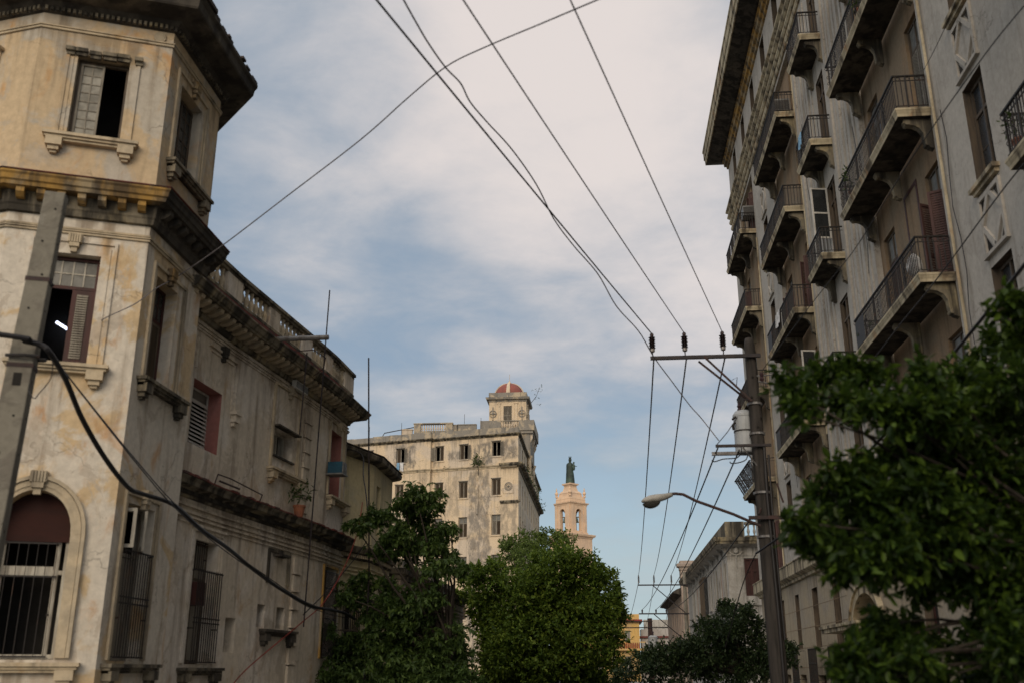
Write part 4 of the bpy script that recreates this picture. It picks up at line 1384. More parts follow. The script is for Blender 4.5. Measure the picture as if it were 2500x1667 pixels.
    # fluted strips beside the narrow balconies
    for s0, s1 in ((25.6, 28.2), (30.05, 32.7)):
        n = 6
        for i in range(n):
            y = s0 + (s1 - s0) * (i + .5) / n
            wd = .13 if i % 2 else .07
            MB().pbox(RP, A(y + wd), A(y - wd), -.01, .07 if i % 2 else .04, 5.7, 23.85).build('pilaster_strip', 'right_wall', th)
    # balconies
    for bi, (y0, y1) in enumerate(bays):
        for q, z in enumerate(SLABS):
            balcony_part(th, y0 - .08, y1 + .1, z, tilt=R(28) if (bi == 3 and q == 0) else 0, broken=(bi + q) % 3 == 0, seed=bi * 7 + q, mesh=(bi, q) in ((2, 1), (2, 0), (1, 0)))
    for q, z in enumerate(SLABS):
        balcony_part(th, 28.05, 30.15, z, broken=q == 1, seed=50 + q)
    # first-floor ledge, string course, attic and great cornice
    MB().sweep(RP, [(-.02, 4.9), (.10, 4.93), (.12, 5.02), (.26, 5.10), (.30, 5.14), (.30, 5.56), (.33, 5.58), (.33, 5.62), (-.02, 5.63)], 0, L).build('ledge', 'right_trim', th)
    for z0, d in ((24.15, .10), (24.5, .16), (24.85, .24), (25.2, .30)):
        MB().sweep(RP, [(-.02, z0), (d * .6, z0 + .02), (d, z0 + .12), (d, z0 + .2), (-.02, z0 + .27)], 0, L).build('string_course', 'right_trim', th)
    MB().sweep(RP, [(-.02, 27.85), (.08, 27.9), (.10, 28.05), (.2, 28.1), (.22, 28.3), (.30, 28.34), (-.02, 28.45)], 0, L).build('moulding', 'trim_ochre', th)
    m = MB()
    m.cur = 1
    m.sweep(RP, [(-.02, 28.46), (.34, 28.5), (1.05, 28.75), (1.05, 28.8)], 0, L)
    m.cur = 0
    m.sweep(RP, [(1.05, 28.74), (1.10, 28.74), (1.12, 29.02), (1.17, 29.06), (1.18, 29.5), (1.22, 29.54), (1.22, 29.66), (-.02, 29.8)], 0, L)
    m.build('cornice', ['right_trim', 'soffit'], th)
    for y in at:
        f = frame_part(th, RP, A(y + .5) + .004, A(y - .5) - .004, 25.755, 27.745, -.2, 'brown_wood', .06, mull=(A(y),))
        panes(f, RP, A(y + .5) + .06, A(y - .5) - .06, 25.81, 27.69, -.23, 2, 3, 'brown_wood', 'glass_dark')
    # ground-floor windows with box grilles, block joints
    for y0, y1 in gf:
        f = frame_part(th, RP, A(y1) + .004, A(y0) - .004, 2.424, 4.456, -.2, 'maroon_wood', .06, mull=((A(y0) + A(y1)) / 2,))
        panes(f, RP, A(y1) + .07, A(y0) - .07, 2.49, 4.39, -.23, 2, 3, 'maroon_wood', 'glass_dark')
        y0, y1 = y0 - .25, y1 + .25
        f = frame_part(th, RP, A(y1) + .06, A(y0) - .06, .61, 1.49, -.2, 'maroon_wood', .06, name='window')
        grille_part(f, RP, A(y1), A(y0), .75, 2.38, .28, 'iron', .10, (0, .3, .7, 1), .009)
        sill_part(f, RP, A(y1) - .1, A(y0) + .1, .74, 'right_trim', .32, .13, True)
    # portal canopy
    b = MB()
    b.archband(RP, A(32.0), A(28.4), 2.3, 3.75, .22, -.01, .10, 20)
    b.archband(RP, A(32.22), A(28.18), 2.3, 3.97, .08, -.01, .16, 20)
    b.build('portal_arch', 'right_trim', th)
    MB().pbox(RP, A(32.5), A(27.9), -.01, .9, 2.7, 2.82).pbox(RP, A(32.55), A(27.85), -.01, .95, 2.82, 2.90).build('canopy', 'right_trim', th)
    for z in (1.05, 1.75, 2.45, 3.15, 3.85):
        MB().pbox(RP, A(48), A(32.6), -.01, .006, z, z + .016).build('block_joint', 'right_bay', th)
    for y_, z_, u_ in ((29.55, 14.55, .55), (33.4, 10.35, .5)):
        f = MB().leaf(RP.P(A(y_), .02, z_), (RP.N(20) + RP.T(20) * .15).normalized(), 1.75, u_, 0, .035, .055, mid=.5).build('casement', 'white_louvre', th)
        MB().bbox(RP.P(A(y_), .02, z_), (RP.N(20) + RP.T(20) * .15).normalized(), (RP.N(20) + RP.T(20) * .15).normalized().cross(Z), Z, (.05, u_ - .05), (.012, .02), (.05, 1.7)).build('pane', 'glass_dark', f)
    for y_, z0_, z1_ in ((19.75, 5.7, 24.0), (32.72, 9.0, 24.0), (42.75, 5.7, 20.5)):
        MB().tube([RP.P(A(y_), .06, z0_), RP.P(A(y_), .06, z1_)], .035, 7).build('drain_pipe', 'right_trim', th)
    for y_, z_, n_ in ((25.9, 16.4, 7), (38.6, 12.0, 6), (19.4, 13.0, 8), (31.9, 20.0, 5)):
        MB().tube([RP.P(A(y_) + .12 * math.sin(q * 1.7), .05, z_ - q * .75) for q in range(n_)], .009, 4).build('wall_cable', 'cable_black', th)
    # painted frame on the brown bay wall
    m = MB()
    z = SLABS[1] - 3.93 + 4.1
    for s0, s1, za, zb in ((22.0, 22.1, 9.6, 12.7), (22.95, 23.05, 9.6, 12.7), (22.1, 22.95, 12.6, 12.7)):
        m.pbox(RP, A(s1), A(s0), -.17, -.145, za, zb)
    m.build('painted_frame', 'maroon_wood', th)
    f = frame_part(th, RP, A(22.96), A(22.09), 9.54, 12.6, -.155, 'right_bay', .03, name='panel')
    return th


right_house()


def ac_box(x, y, z, label, w=.62, h=.5):
    t_ = thing('air_conditioner', label, 'air conditioner', (x, y, z))
    MB().box(x - .28, x + .28, y - w / 2, y + w / 2, z, z + h).build('case', 'ac_grey', t_)
    g_ = MB()
    for i in range(8):
        g_.box(x - .26, x + .26, y - w / 2 - .012, y - w / 2 - .003, z + .05 + i * .05, z + .075 + i * .05)
    g_.build('vent', 'iron', t_)
    for yy_ in (y - w / 2 + .04, y + w / 2 - .09):
        MB().box(x - .3, x + .45, yy_, yy_ + .05, z - .05, z - .003).build('mount', 'iron', t_)


ac_box(7.2, 33.9, 21.62, 'grey air conditioner fixed above the nearer of the two far top balconies')
ac_box(7.3, 43.6, 21.9, 'grey air conditioner sticking out above the farthest top balcony')


def potted(x, y, z, label, h=.5, seed=1, flower=None):
    t_ = thing('potted_plant', label, 'plant', (x, y, z))
    MB().lathe((x, y, z), [(.09, 0), (.13, .22), (.145, .22), (.145, .26), (.12, .26)], 12).build('pot', 'terracotta', t_)
    foliage('foliage', t_, [(x, y, z + .26 + h * .45, h * .55)], 60, .12, .045, 'leaf_weed', seed, m=4)


# laundry and furniture on the lowest near balcony
def bag(x, y, z):
    t_ = thing('cloth_bundle', 'white bundle hung inside the railing of the lowest near wide balcony', 'laundry', (x, y, z))
    MB().lathe((x, y, z), [(.06, 0), (.15, .06), (.18, .2), (.15, .38), (.06, .5), (.02, .53)], 12, 1.0, .8).build('cloth', 'cloth_white', t_, smooth=True)


bag(6.95, 20.8, 9.75)


def laundry(x, y0, y1, zt, h, mat, label, seed):
    g = random.Random(seed)
    m = MB()
    n = 9
    for i in range(n):
        ya, yb = y0 + (y1 - y0) * i / n, y0 + (y1 - y0) * (i + 1) / n
        xa, xb = x + .02 * math.sin(i * 2.1), x + .02 * math.sin(i * 2.1 + 2.1)
        m.quad((xa, ya, zt - .01 * (i % 2)), (xb, yb, zt - .01 * ((i + 1) % 2)), (xb - .03, yb, zt - h + .03 * math.sin(i + 1)), (xa - .03, ya, zt - h + .03 * math.sin(i)))
    tag(m.build('hanging_cloth', mat), label, 'laundry')


laundry(6.735, 35.2, 36.1, 14.31, .55, 'cloth_white', 'white cloth hung over the railing of a far wide balcony below the string course', 3)
laundry(6.735, 29.0, 29.5, 18.12, .5, 'cloth_blue', 'blue towel hung over the railing of a narrow balcony', 4)

# ------------------------------------------------------------------ weathered apartment house down the street
_t = Vector((math.sin(R(76)), -math.cos(R(76))))
_n = Vector((_t.y, -_t.x))
_c = Vector((-7.67, 92.0))
_l, _j = _c - _t * 26 + _n * .35, _c - _t * 8.85
CP = Path([(_l.x, _l.y), ((_j + _n * .35).x, (_j + _n * .35).y), (_j.x, _j.y), (_c.x, _c.y), (-7.67, 123), (-30, 123)])
S = lambda s: 26.35 - s if s < 8.85 else 26 - s        # distance to the left of the corner


def central_house():
    th = thing('apartment_building', 'weathered cream apartment house with red domed roof turret far down the street', 'building', (-15, 100, 0))
    L = CP.L
    cols = [(1.75, 2.66), (5.08, 5.97), (7.6, 8.5), (11.6, 12.5), (15.0, 15.9), (18.4, 19.3)]
    rows = [(21.02, 22.48), (17.3, 18.9), (13.62, 15.52), (9.95, 11.85), (6.2, 8.2), (2.4, 4.5)]
    holes, wins = [], []
    for ci, (s0, s1) in enumerate(cols):
        for ri, (z0, z1) in enumerate(rows):
            h = (S(s1), S(s0), z0 - .1 * (ci > 0), z1 - .1 * (ci > 0))
            holes.append(h)
            wins.append((h, ci, ri))
    side = []
    y = 93.6
    while y < 121:
        for ri, (z0, z1) in enumerate(rows):
            h = (26.35 + y - 92, 26.35 + y - 92 + 1.0, z0 - .3, z1)
            holes.append(h)
            side.append((h, len(side), ri))
        y += 3.0
    MB().wall(CP, 0, L, 0, 23.1, holes, .3).build('wall', 'central', th)
    MB().wall(CP, 0, L, .2, 22.9, (), d=-1.6).build('interior', 'dark_room', th)
    fl = MB()
    for z in (5.3, 9.0, 12.8, 16.4, 20.0, 23.0):
        fl.add([CP.P(a, -.05 if z > 22 else -.34, z) for a in CP.a], [tuple(range(len(CP.a)))])
    fl.build('roof', 'dark_room', th)
    MB().sweep(CP, [(-.02, 22.85), (.06, 22.88), (.08, 22.98), (.24, 23.02), (.28, 23.12), (-.02, 23.2)], 0, L).build('cornice', 'trim_mold', th)
    m = MB()
    a = 0
    while a < L - 22.5:
        wd = rng.uniform(.8, 2.2)
        m.pbox(CP, a, min(a + wd, 26.3), -.3, .04, 23.1, 23.74 + rng.uniform(-.08, .06))
        a += wd
        if a > 26.2:
            break
    m.pbox(CP, 26.36, 57.3, -.3, .04, 23.1, 23.7)
    m.build('parapet', 'central_dark', th)
    MB().sweep(CP, [(-.02, 19.85), (.05, 19.88), (.06, 20.0), (.14, 20.04), (.18, 20.14), (-.02, 20.2)], 0, 26.3).build('cornice', 'trim_pale', th)
    MB().sweep(CP, [(-.02, 19.75), (.1, 19.8), (.14, 19.98), (.5, 20.06), (.58, 20.2), (-.02, 20.35)], 26.36, 57.3).build('cornice', 'trim_mold', th)
    MB().pbox(CP, S(1.8), S(-.3), -.02, .42, 20.08, 20.26).pbox(CP, S(1.75), S(-.2), -.02, .34, 19.95, 20.079).build('corner_ledge', 'trim_mold', th)
    for q in range(22):
        a = S(1.72) + q * .085
        if a + .05 < 26.3:
            MB().pbox(CP, a, a + .045, -.01, .30, 19.86, 19.949).build('dentil', 'trim_pale', th)
    MB().pbox(CP, S(1.8), S(-.2), -.02, .18, 16.62, 16.76).pbox(CP, S(1.75), S(-.12), -.02, .10, 16.5, 16.619).build('moulding', 'trim_mold', th)
    m = MB()
    m.pbox(CP, S(1.45), S(.45), -.01, .05, 17.42, 18.72)
    m.build('medallion_panel', 'central', th)
    c = CP.P(S(.95), .06, 18.07)
    n, u = CP.N(S(.95)), CP.T(S(.95))
    m = MB()
    for r_, t_ in ((.36, .05), (.24, .04)):
        m.ring(c, u, Z, r_, t_, 20)
    m.lathe((c.x, c.y, c.z - .12), [(.02, 0), (.12, .05), (.13, .15), (.05, .24)], 10)
    m.build('medallion', 'central_dark', th)
    MB().pbox(CP, S(4.18), S(3.98), -.01, .10, 15.6, 18.4).build('drain_pipe', 'central', th)
    for (h, ci, ri) in wins:
        f = frame_part(th, CP, h[0] + .01, h[1] - .01, h[2] + .01, h[3] - .01, -.16, 'grey_wood', .07, mull=((h[0] + h[1]) / 2,), bars=(h[2] + (h[3] - h[2]) * .7,) if ri > 1 else ())
        mid_ = (h[0] + h[1]) / 2
        zt = h[2] + (h[3] - h[2]) * (.66 if ri > 1 else .95)
        if ri > 1:
            panes(f, CP, h[0] + .08, h[1] - .08, zt + .12, h[3] - .08, -.19, 2, 1, 'grey_wood', 'glass_dusty')
        state = (ci * 3 + ri * 5) % 6
        for side_, (x0, x1) in enumerate(((h[0] + .08, mid_ - .035), (mid_ + .035, h[1] - .08))):
            if ri == 0 and ((ci == 0) or (ci in (1, 2, 3) and side_ == (0 if ci == 2 else 1))):
                continue
            MB().leaf(CP.P(x0, -.2, h[2] + .08), CP.T(x0), zt - h[2] - .08, x1 - x0, 12, .03, .05, mid=.45).build('shutter', 'brown_wood' if (state + side_) % 4 else 'grey_wood', f)
        if ri == 0 and ci in (0, 1, 2, 3):
            MB().leaf(CP.P(h[1 if ci != 2 else 0] + (.02 if ci != 2 else -.02), .02, h[2] + .05), (CP.N(h[0]) * .5 + CP.T(h[0]) * (1 if ci != 2 else -1)).normalized(), zt - h[2] - .06, .36, 12, .03, .05).build('shutter', 'grey_wood', f)
        MB().pbox(CP, h[0] - .08, h[1] + .08, -.01, .08, h[2] - .10, h[2] - .004).build('sill', 'central', f)
        if ri == 1 or ri == 0:
            MB().pbox(CP, h[0] - .06, h[1] + .06, -.01, .06, h[3] + .004, h[3] + .07).build('hood', 'central_dark', f)
    for (h, ci, ri) in side:
        f = frame_part(th, CP, h[0] + .01, h[1] - .01, h[2] + .01, h[3] - .01, -.14, 'grey_wood', .07, mull=((h[0] + h[1]) / 2,))
        for s_, sg in ((h[0] - .02, 1), (h[1] + .02, -1)):
            if (ci * 7 + ri * 3 + sg) % 4 == 0:
                MB().leaf(CP.P(s_, .01, h[2] + .05), (CP.N(h[0]) * 1.0 - CP.T(h[0]) * sg * .45).normalized(), h[3] - h[2] - .1, .34, 10, .03, .05).build('shutter', ('brown_wood', 'maroon_wood', 'grey_wood')[(ci + ri) % 3], f)
    # raised roof walls with balustrade
    b = MB()
    b.box(-19.05, -18.35, 99.0, 99.4, 22.9, 25.85).box(-15.75, -15.05, 99.0, 99.4, 22.9, 25.85).box(-18.34, -15.76, 99.05, 99.35, 22.9, 25.10)
    b.box(-19.1, -15.0, 98.95, 99.45, 25.86, 25.98).box(-15.04, -14.66, 99.41, 101.0, 22.9, 25.75).box(-15.08, -14.62, 99.41, 101.0, 25.76, 25.86)
    b.build('roof_wall', 'central_dark', th)
    b = MB().box(-14.60, -12.62, 99.6, 99.95, 22.9, 25.82).box(-14.62, -12.62, 99.55, 100.0, 25.83, 25.92)
    b.build('roof_wall', 'central_dark', th)
    bo = MB().box(-18.34, -15.76, 99.07, 99.33, 25.11, 25.17).build('balustrade', 'central_dark', th)
    for i in range(11):
        MB().lathe((-18.22 + i * .235, 99.2, 25.17), [(.07, 0), (.05, .06), (.09, .2), (.05, .45), (.06, .68)], 6).build('baluster', 'central', bo)
    b = MB()
    b.tube([(-22.5, 99.2, 23.6), (-22.47, 99.2, 24.5), (-22.15, 99.2, 25.05), (-19.05, 99.2, 25.6)], .05, 6)
    b.build('roof_rail', 'iron', th)
    for x_, y_, h_ in ((-23.6, 98.6, 25.6), (-20.3, 98.8, 26.0), (-13.9, 99.7, 27.0), (-11.6, 95.0, 25.4)):
        MB().tube([(x_, y_, 23), (x_, y_, h_)], .025, 4).build('roof_pipe', 'iron', th)
    MB().box(-20.3, -19.2, 98.95, 99.25, 23.0, 25.25).box(-20.35, -19.15, 98.9, 99.3, 25.26, 25.36).build('roof_wall', 'central', th)
    # turret
    X0, X1, Y0, Y1 = -11.75, -7.75, 103.4, 107.6
    tp = Path([(X0, Y1), (X0, Y0), (X1, Y0), (X1, Y1), (X0, Y1)])
    tu = MB().wall(tp, 0, tp.L, 23.0, 30.0, [(4.2 + 1.55, 4.2 + 2.45, 26.75, 28.75, .25), (8.2 + 1.6, 8.2 + 2.6, 26.75, 28.75, .25)])
    tu.add([tp.P(a, -.01, 30) for a in tp.a[:-1]], [(0, 1, 2, 3)])
    tu = tu.build('turret', 'central', th)
    MB().wall(tp, 0, tp.L, 26.0, 29.8, (), d=-.5).build('interior', 'dark_room', tu)
    MB().sweep(tp, [(-.02, 29.2), (.05, 29.22), (.08, 29.4), (.3, 29.46), (.36, 29.62), (.38, 29.68), (-.02, 29.8)], 0, tp.L).build('turret_cornice', 'central_dark', tu)
    MB().pbox(tp, 0, tp.L, -.3, .05, 29.78, 30.25).build('turret_parapet', 'central_dark', tu)
    for a0, a1 in ((4.2 + 1.56, 4.2 + 2.44), (8.2 + 1.61, 8.2 + 2.59)):
        m = MB()
        for x0 in (a0, (a0 + a1) / 2 + .01):
            m.leaf(tp.P(x0, -.14, 26.77), tp.T(a0), 1.94, .42, 12, .03, .05, mid=.5)
        m.build('shutter', 'grey_wood', tu)
        m = MB()
        for x0 in (a0 - .62, a1 + .34):
            m.pbox(tp, x0, x0 + .28, -.01, .10, 26.6, 29.0)
            m.pbox(tp, x0 - .08, x0 + .36, -.01, .14, 29.0, 29.12)
        m.build('pilaster', 'central', tu)
        for x0 in (a0 - 1.15, a1 + 1.1):
            m = MB()
            c = tp.P(x0, .05, 27.9)
            m.ring(c, tp.T(a0), Z, .36, .06, 16)
            m.pbox(tp, x0 - .06, x0 + .06, 0, .10, 27.2, 28.65).pbox(tp, x0 - .35, x0 + .35, 0, .095, 27.86, 27.96)
            m.lathe((c.x, c.y, 27.75), [(.05, 0), (.16, .1), (.14, .25), (.04, .36)], 8)
            m.build('carved_crest', 'central_dark', tu)
    dm = MB().lathe((-9.75, 105.5, 30.0), [(1.62, 0), (1.62, .2)] + [(1.58 * math.cos(R(q)), .2 + 1.62 * math.sin(R(q))) for q in range(0, 90, 9)] + [(.05, 1.83)], 28)
    dm.build('dome', 'dome_red', tu, smooth=True)
    m = MB()
    for q in range(0, 80, 8):
        a_, b_ = R(q), R(q + 8)
        for dd in ((0, -1), (1, 0), (0, 1), (-1, 0)):
            ex, ey = Vector((dd[1], -dd[0], 0)), Vector((dd[0], dd[1], 0))
            o = Vector((-9.75, 105.5, 30.2))
            p = o + ey * 1.60 * math.cos(a_) + Z * 1.64 * math.sin(a_)
            p2 = o + ey * 1.60 * math.cos(b_) + Z * 1.64 * math.sin(b_)
            w_ = .22 * (1 - q / 140)
            m.box8([p - ex * w_, p + ex * w_, p2 + ex * w_, p2 - ex * w_, p - ex * w_ + ey * .1 + Z * .05, p + ex * w_ + ey * .1 + Z * .05, p2 + ex * w_ + ey * .1 + Z * .05, p2 - ex * w_ + ey * .1 + Z * .05])
    m.lathe((-9.75, 105.5, 31.75), [(.22, 0), (.26, .12), (.1, .25), (.06, .4)], 10)
    m.tube([(-9.75, 105.5, 32.0), (-9.72, 105.5, 32.9)], .025, 5)
    m.build('dome_rib', 'central', tu)
    # roof terrace round the turret, carried out over the side street
    m = MB()
    m.box(-12.6, -6.85, 102.5, 109.6, 25.85, 26.15).box(-12.5, -7.0, 102.6, 109.5, 25.55, 25.849).box(-12.3, -7.3, 102.8, 109.2, 23.0, 25.549)
    m.box(-12.6, -10.4, 102.5, 102.75, 26.151, 26.95).box(-8.5, -6.85, 102.5, 102.75, 26.151, 26.95).box(-7.1, -6.85, 102.76, 109.6, 26.151, 26.95).box(-10.39, -8.51, 102.5, 102.75, 26.85, 26.95)
    ter = m.build('roof_terrace', 'central_dark', th)
    for i in range(7):
        MB().lathe((-10.25 + i * .26, 102.62, 26.151), [(.08, 0), (.05, .08), (.09, .25), (.05, .45), (.07, .7)], 6).build('baluster', 'central', ter)
    for y_ in (103.2, 105.8, 108.6):
        m = MB()
        m.prism(Path([(-7.67, 100), (-7.67, 112)]), y_ - 100 - .3, y_ - 100 + .3, [(-.1, 25.54), (.62, 25.54), (.62, 25.1), (.35, 24.6), (.25, 23.6), (-.1, 22.9)])
        m.build('console', 'central', th)
    for y_ in (103.2, 108.6):
        m = MB()
        m.lathe((-7.45, y_, 20.3), [(.3, 0), (.26, .3), (.24, 2.4), (.3, 2.6), (.4, 2.9)], 10)
        m.build('column', 'central', th)
    return th


central_house()
b = MB()
b.quad(*[CP.P(a, .12 + dd, z) for a, z, dd in ((S(12.35), 20.95, 0), (S(12.05), 20.95, .05), (S(12.02), 20.2, .1), (S(12.4), 20.25, .02))])
o = b.build('hanging_cloth', 'cloth_blue')
tag(o, 'pale blue cloth hung below the leftmost top window of the domed apartment house', 'laundry')
b = MB().quad(*[CP.P(a, .12 + dd, z) for a, z, dd in ((S(12.0), 20.95, .04), (S(11.65), 20.95, 0), (S(11.6), 20.05, .08), (S(11.98), 20.1, .02))])
tag(b.build('hanging_cloth', 'cloth_white'), 'white cloth hung below the leftmost top window of the domed apartment house', 'laundry')


def weed(label, blobs, seed, ln=.22, stem=None, dens=26, cat='plant', name='wall_plant', mat='leaf_weed'):
    c = blobs[0]
    t_ = thing(name, label, cat, (c[0], c[1], c[2] - c[3]))
    if stem:
        MB().tube(stem, .035, 5, .015).build('stem', 'bark', t_)
    foliage('foliage', t_, blobs, dens, ln, ln * .42, mat, seed, m=4)


q0 = CP.P(S(4.0), .35, 20.7)
weed('small green tree rooted in the middle of the weathered front above the drain pipe', [(q0.x, q0.y, q0.z, .45), (q0.x + .35, q0.y, q0.z - .35, .4), (q0.x - .3, q0.y, q0.z - .25, .35), (q0.x + .1, q0.y, q0.z + .4, .3)], 5,
     stem=[CP.P(S(4.02), .03, 19.3), CP.P(S(3.95), .15, 19.9), CP.P(S(4.0), .35, 20.6)])
q0 = CP.P(S(7.4), .2, 20.25)
weed('low weed on the cornice of the weathered front below a broken patch', [(q0.x, q0.y, q0.z, .22), (q0.x + .3, q0.y, q0.z, .16)], 6, .14)
bl = []
for i in range(16):
    y_ = 93.5 + i * 1.75
    bl.append((-7.0 + rng.uniform(-.1, .15), y_, 20.15 + rng.uniform(-.25, .25), rng.uniform(.25, .5)))
weed('shaggy brownish weeds trailing along the side cornice of the weathered house', bl, 8, .2, dens=16)
q0 = Vector((-6.9, 105.5, 29.9))
weed('thin wild shrub sprouting from the turret eaves beside the red dome', [(-6.75, 105.3, 30.2, .3), (-6.45, 105.6, 31.0, .28), (-7.0, 105.5, 31.0, .2), (-6.2, 105.5, 31.6, .2), (-6.6, 105.5, 29.4, .22)], 9, .16,
     stem=[(-7.35, 105.5, 29.6), (-6.8, 105.5, 30.3), (-6.4, 105.6, 31.4)], dens=14)

# ------------------------------------------------------------------ church tower, statue and bells
CC = Vector((-8.62, 279.8))


def square(h):
    d = h * math.sqrt(2)
    return Path([(CC.x - d, CC.y), (CC.x, CC.y - d), (CC.x + d, CC.y), (CC.x, CC.y + d), (CC.x - d, CC.y)])


def church():
    th = thing('church_tower', 'pinkish stone church bell tower with arched openings far beyond the trees', 'church', (CC.x, CC.y, 0))
    p = square(4.1)
    w = p.L / 4
    MB().wall(p, 0, p.L, 0, 37, [(w * q + w * .62, w * q + w * .62 + .9, 30.5, 33, .4) for q in range(4)]).build('wall', 'church', th)
    MB().sweep(p, [(-.02, 36.4), (.15, 36.5), (.2, 36.8), (.6, 36.95), (.75, 37.3), (.78, 37.5), (-.02, 37.7)], 0, p.L).add([p.P(a, -.01, 37.55) for a in p.a[:-1]], [(0, 1, 2, 3)]).build('cornice', 'church', th)
    MB().wall(p, 0, p.L, 0, 36, (), d=-.9).build('interior', 'dark_room', th)
    p = square(3.15)
    w = p.L / 4
    hs = [(w * q + w / 2 - 1.0, w * q + w / 2 + 1.0, 38.6, 44.6, .5) for q in range(4)]
    m = MB().wall(p, 0, p.L, 37.5, 46.2, hs, .5)
    for h in hs:
        m.archfill(p, h[0], h[1], 43.6, 44.6, 0, .5)
    for h in hs:
        m.wall(p, h[0] - 1.4, h[1] + 1.4, 37.5, 46.2, [h], .01, d=-.5)
    m.build('belfry', 'church', th)
    for q in range(4):
        for s in (.25, w - 1.15):
            MB().pbox(p, w * q + s, w * q + s + .9, -.02, .16, 38.2, 45.6).build('pilaster', 'church', th)
        MB().archband(p, hs[q][0], hs[q][1], 43.6, 44.6, .3, -.02, .1, 12).build('arch_trim', 'church', th)
    MB().pbox(p, 0, p.L, -.02, .2, 37.72, 38.2).build('moulding', 'church', th)
    MB().sweep(p, [(-.02, 45.5), (.1, 45.6), (.15, 45.9), (.42, 46.05), (.5, 46.35), (-.02, 46.5)], 0, p.L).add([p.P(a, .2, 46.45) for a in p.a[:-1]], [(0, 1, 2, 3)]).build('cornice', 'church', th)
    z = 46.45
    for i, (h0, h1, dz) in enumerate(((2.95, 2.9, .9), (2.95, 2.75, .75), (2.35, 2.2, 1.0), (2.3, 1.75, .7), (1.55, 1.2, 1.3), (1.25, 1.35, .45), (1.65, 1.7, .4))):
        a, b = square(h0), square(h1)
        vs = [a.P(x, 0, z) for x in a.a[:-1]] + [b.P(x, 0, z + dz) for x in b.a[:-1]]
        MB().box8(vs).build('stage', 'church', th)
        z += dz + .003
    p = square(2.75)
    for x in p.a[:-1]:
        c = p.P(x, 0, 48.05)
        MB().lathe(c, [(.42, 0), (.42, .4), (.2, .5), (.5, 1.0), (.42, 1.4), (.14, 1.7), (.24, 1.95), (.05, 2.7)], 10).build('urn', 'church', th)
    return z


zs_top = church()
for q, off in enumerate(((-1.55, -1.55), (1.55, -1.55))):
    c = (CC.x + off[0], CC.y + off[1], 40.9)
    t_ = thing('bell', ('green bronze bell hanging in the left arch of the church tower', 'green bronze bell hanging in the right arch of the church tower')[q], 'bell', c, 'bells in the church tower')
    MB().lathe(c, [(.74, 0), (.70, .12), (.52, .5), (.46, 1.0), (.36, 1.25), (.1, 1.35)], 14).build('bell_body', 'bell_bronze', t_, smooth=True)
    MB().box(c[0] - .7, c[0] + .7, c[1] - .12, c[1] + .12, c[2] + 1.36, c[2] + 1.62).build('yoke', 'brown_wood', t_)


def statue():
    x, y, z = CC.x, CC.y, zs_top
    t_ = thing('statue', 'dark green bronze crowned statue holding a child on top of the church tower', 'statue', (x, y, z))
    k = 8.0 / 7.6
    prof = [(0, .98, .80, 0, 0), (.5, 1.0, .80, 0, 0), (1.5, .92, .72, -.02, 0), (2.6, .86, .64, -.02, 0), (3.6, .78, .58, -.04, 0), (4.4, .74, .56, -.04, 0), (5.0, .80, .56, -.02, 0), (5.45, .72, .5, 0, 0), (5.75, .36, .32, .02, 0), (5.92, .24, .24, .04, 0),
            (6.1, .30, .33, .06, -.06), (6.4, .36, .38, .07, -.08), (6.7, .33, .36, .07, -.06), (6.92, .24, .26, .07, -.05), (6.95, .29, .30, .07, -.05), (7.05, .29, .30, .07, -.05)]
    m = MB()
    n = 20
    vs, fs = [], []
    for (h, rx, ry, ox, oy) in prof:
        for j in range(n):
            an = 2 * math.pi * j / n
            fold = 1 + (.07 * math.sin(an * 7 + h) if h < 5 else 0)
            vs.append((x + ox * k + rx * 1.2 * k * fold * math.cos(an), y + oy * k + ry * 1.2 * k * fold * math.sin(an), z + h * k))
    for i in range(len(prof) - 1):
        for j in range(n):
            fs.append((i * n + j, i * n + (j + 1) % n, (i + 1) * n + (j + 1) % n, (i + 1) * n + j))
    fs.append(tuple(range((len(prof) - 1) * n, len(prof) * n)))
    m.add(vs, fs)
    m.build('figure', 'bronze', t_, smooth=True)
    c = MB()
    for j in range(8):
        an = j * math.pi / 4
        a = Vector((x + .07 * k + .29 * k * math.cos(an), y - .05 * k + .30 * k * math.sin(an), z + 7.04 * k))
        c.tube([a, a + Vector((.06 * math.cos(an), .06 * math.sin(an), .5 * k))], .07, 5, .02)
    c.ring(Vector((x + .07 * k, y - .05 * k, z + 7.1 * k)), Vector((1, 0, 0)), Vector((0, 1, 0)), .31 * k, .05, 14)
    c.build('crown', 'bronze', t_)
    m = MB()
    # the mother's arm and the child sitting on it, one arm stretched out
    m.tube([(x + .55, y - .1, z + 5.3 * k), (x + .85, y - .45, z + 4.4 * k), (x + 1.25, y - .6, z + 4.45 * k)], [.26, .22, .13], 8)
    m.build('arm', 'bronze', t_, smooth=True)
    m = MB()
    m.lathe((x + 1.12, y - .45, z + 3.6 * k), [(.2, 0), (.36, .3), (.38, .8), (.33, 1.3), (.28, 1.6), (.13, 1.75), (.22, 1.9), (.27, 2.1), (.22, 2.35), (.06, 2.45)], 12)
    m.tube([(x + 1.3, y - .5, z + 3.6 * k + 1.45), (x + 1.6, y - .6, z + 3.6 * k + 1.1), (x + 2.05, y - .6, z + 3.6 * k + 1.12)], [.13, .11, .07], 7)
    m.build('child', 'bronze', t_, smooth=True)


statue()

# ------------------------------------------------------------------ houses beyond, right-hand side of the street
R2 = Path([(7.45, 92), (7.45, 62), (16, 62), (16, 92)])


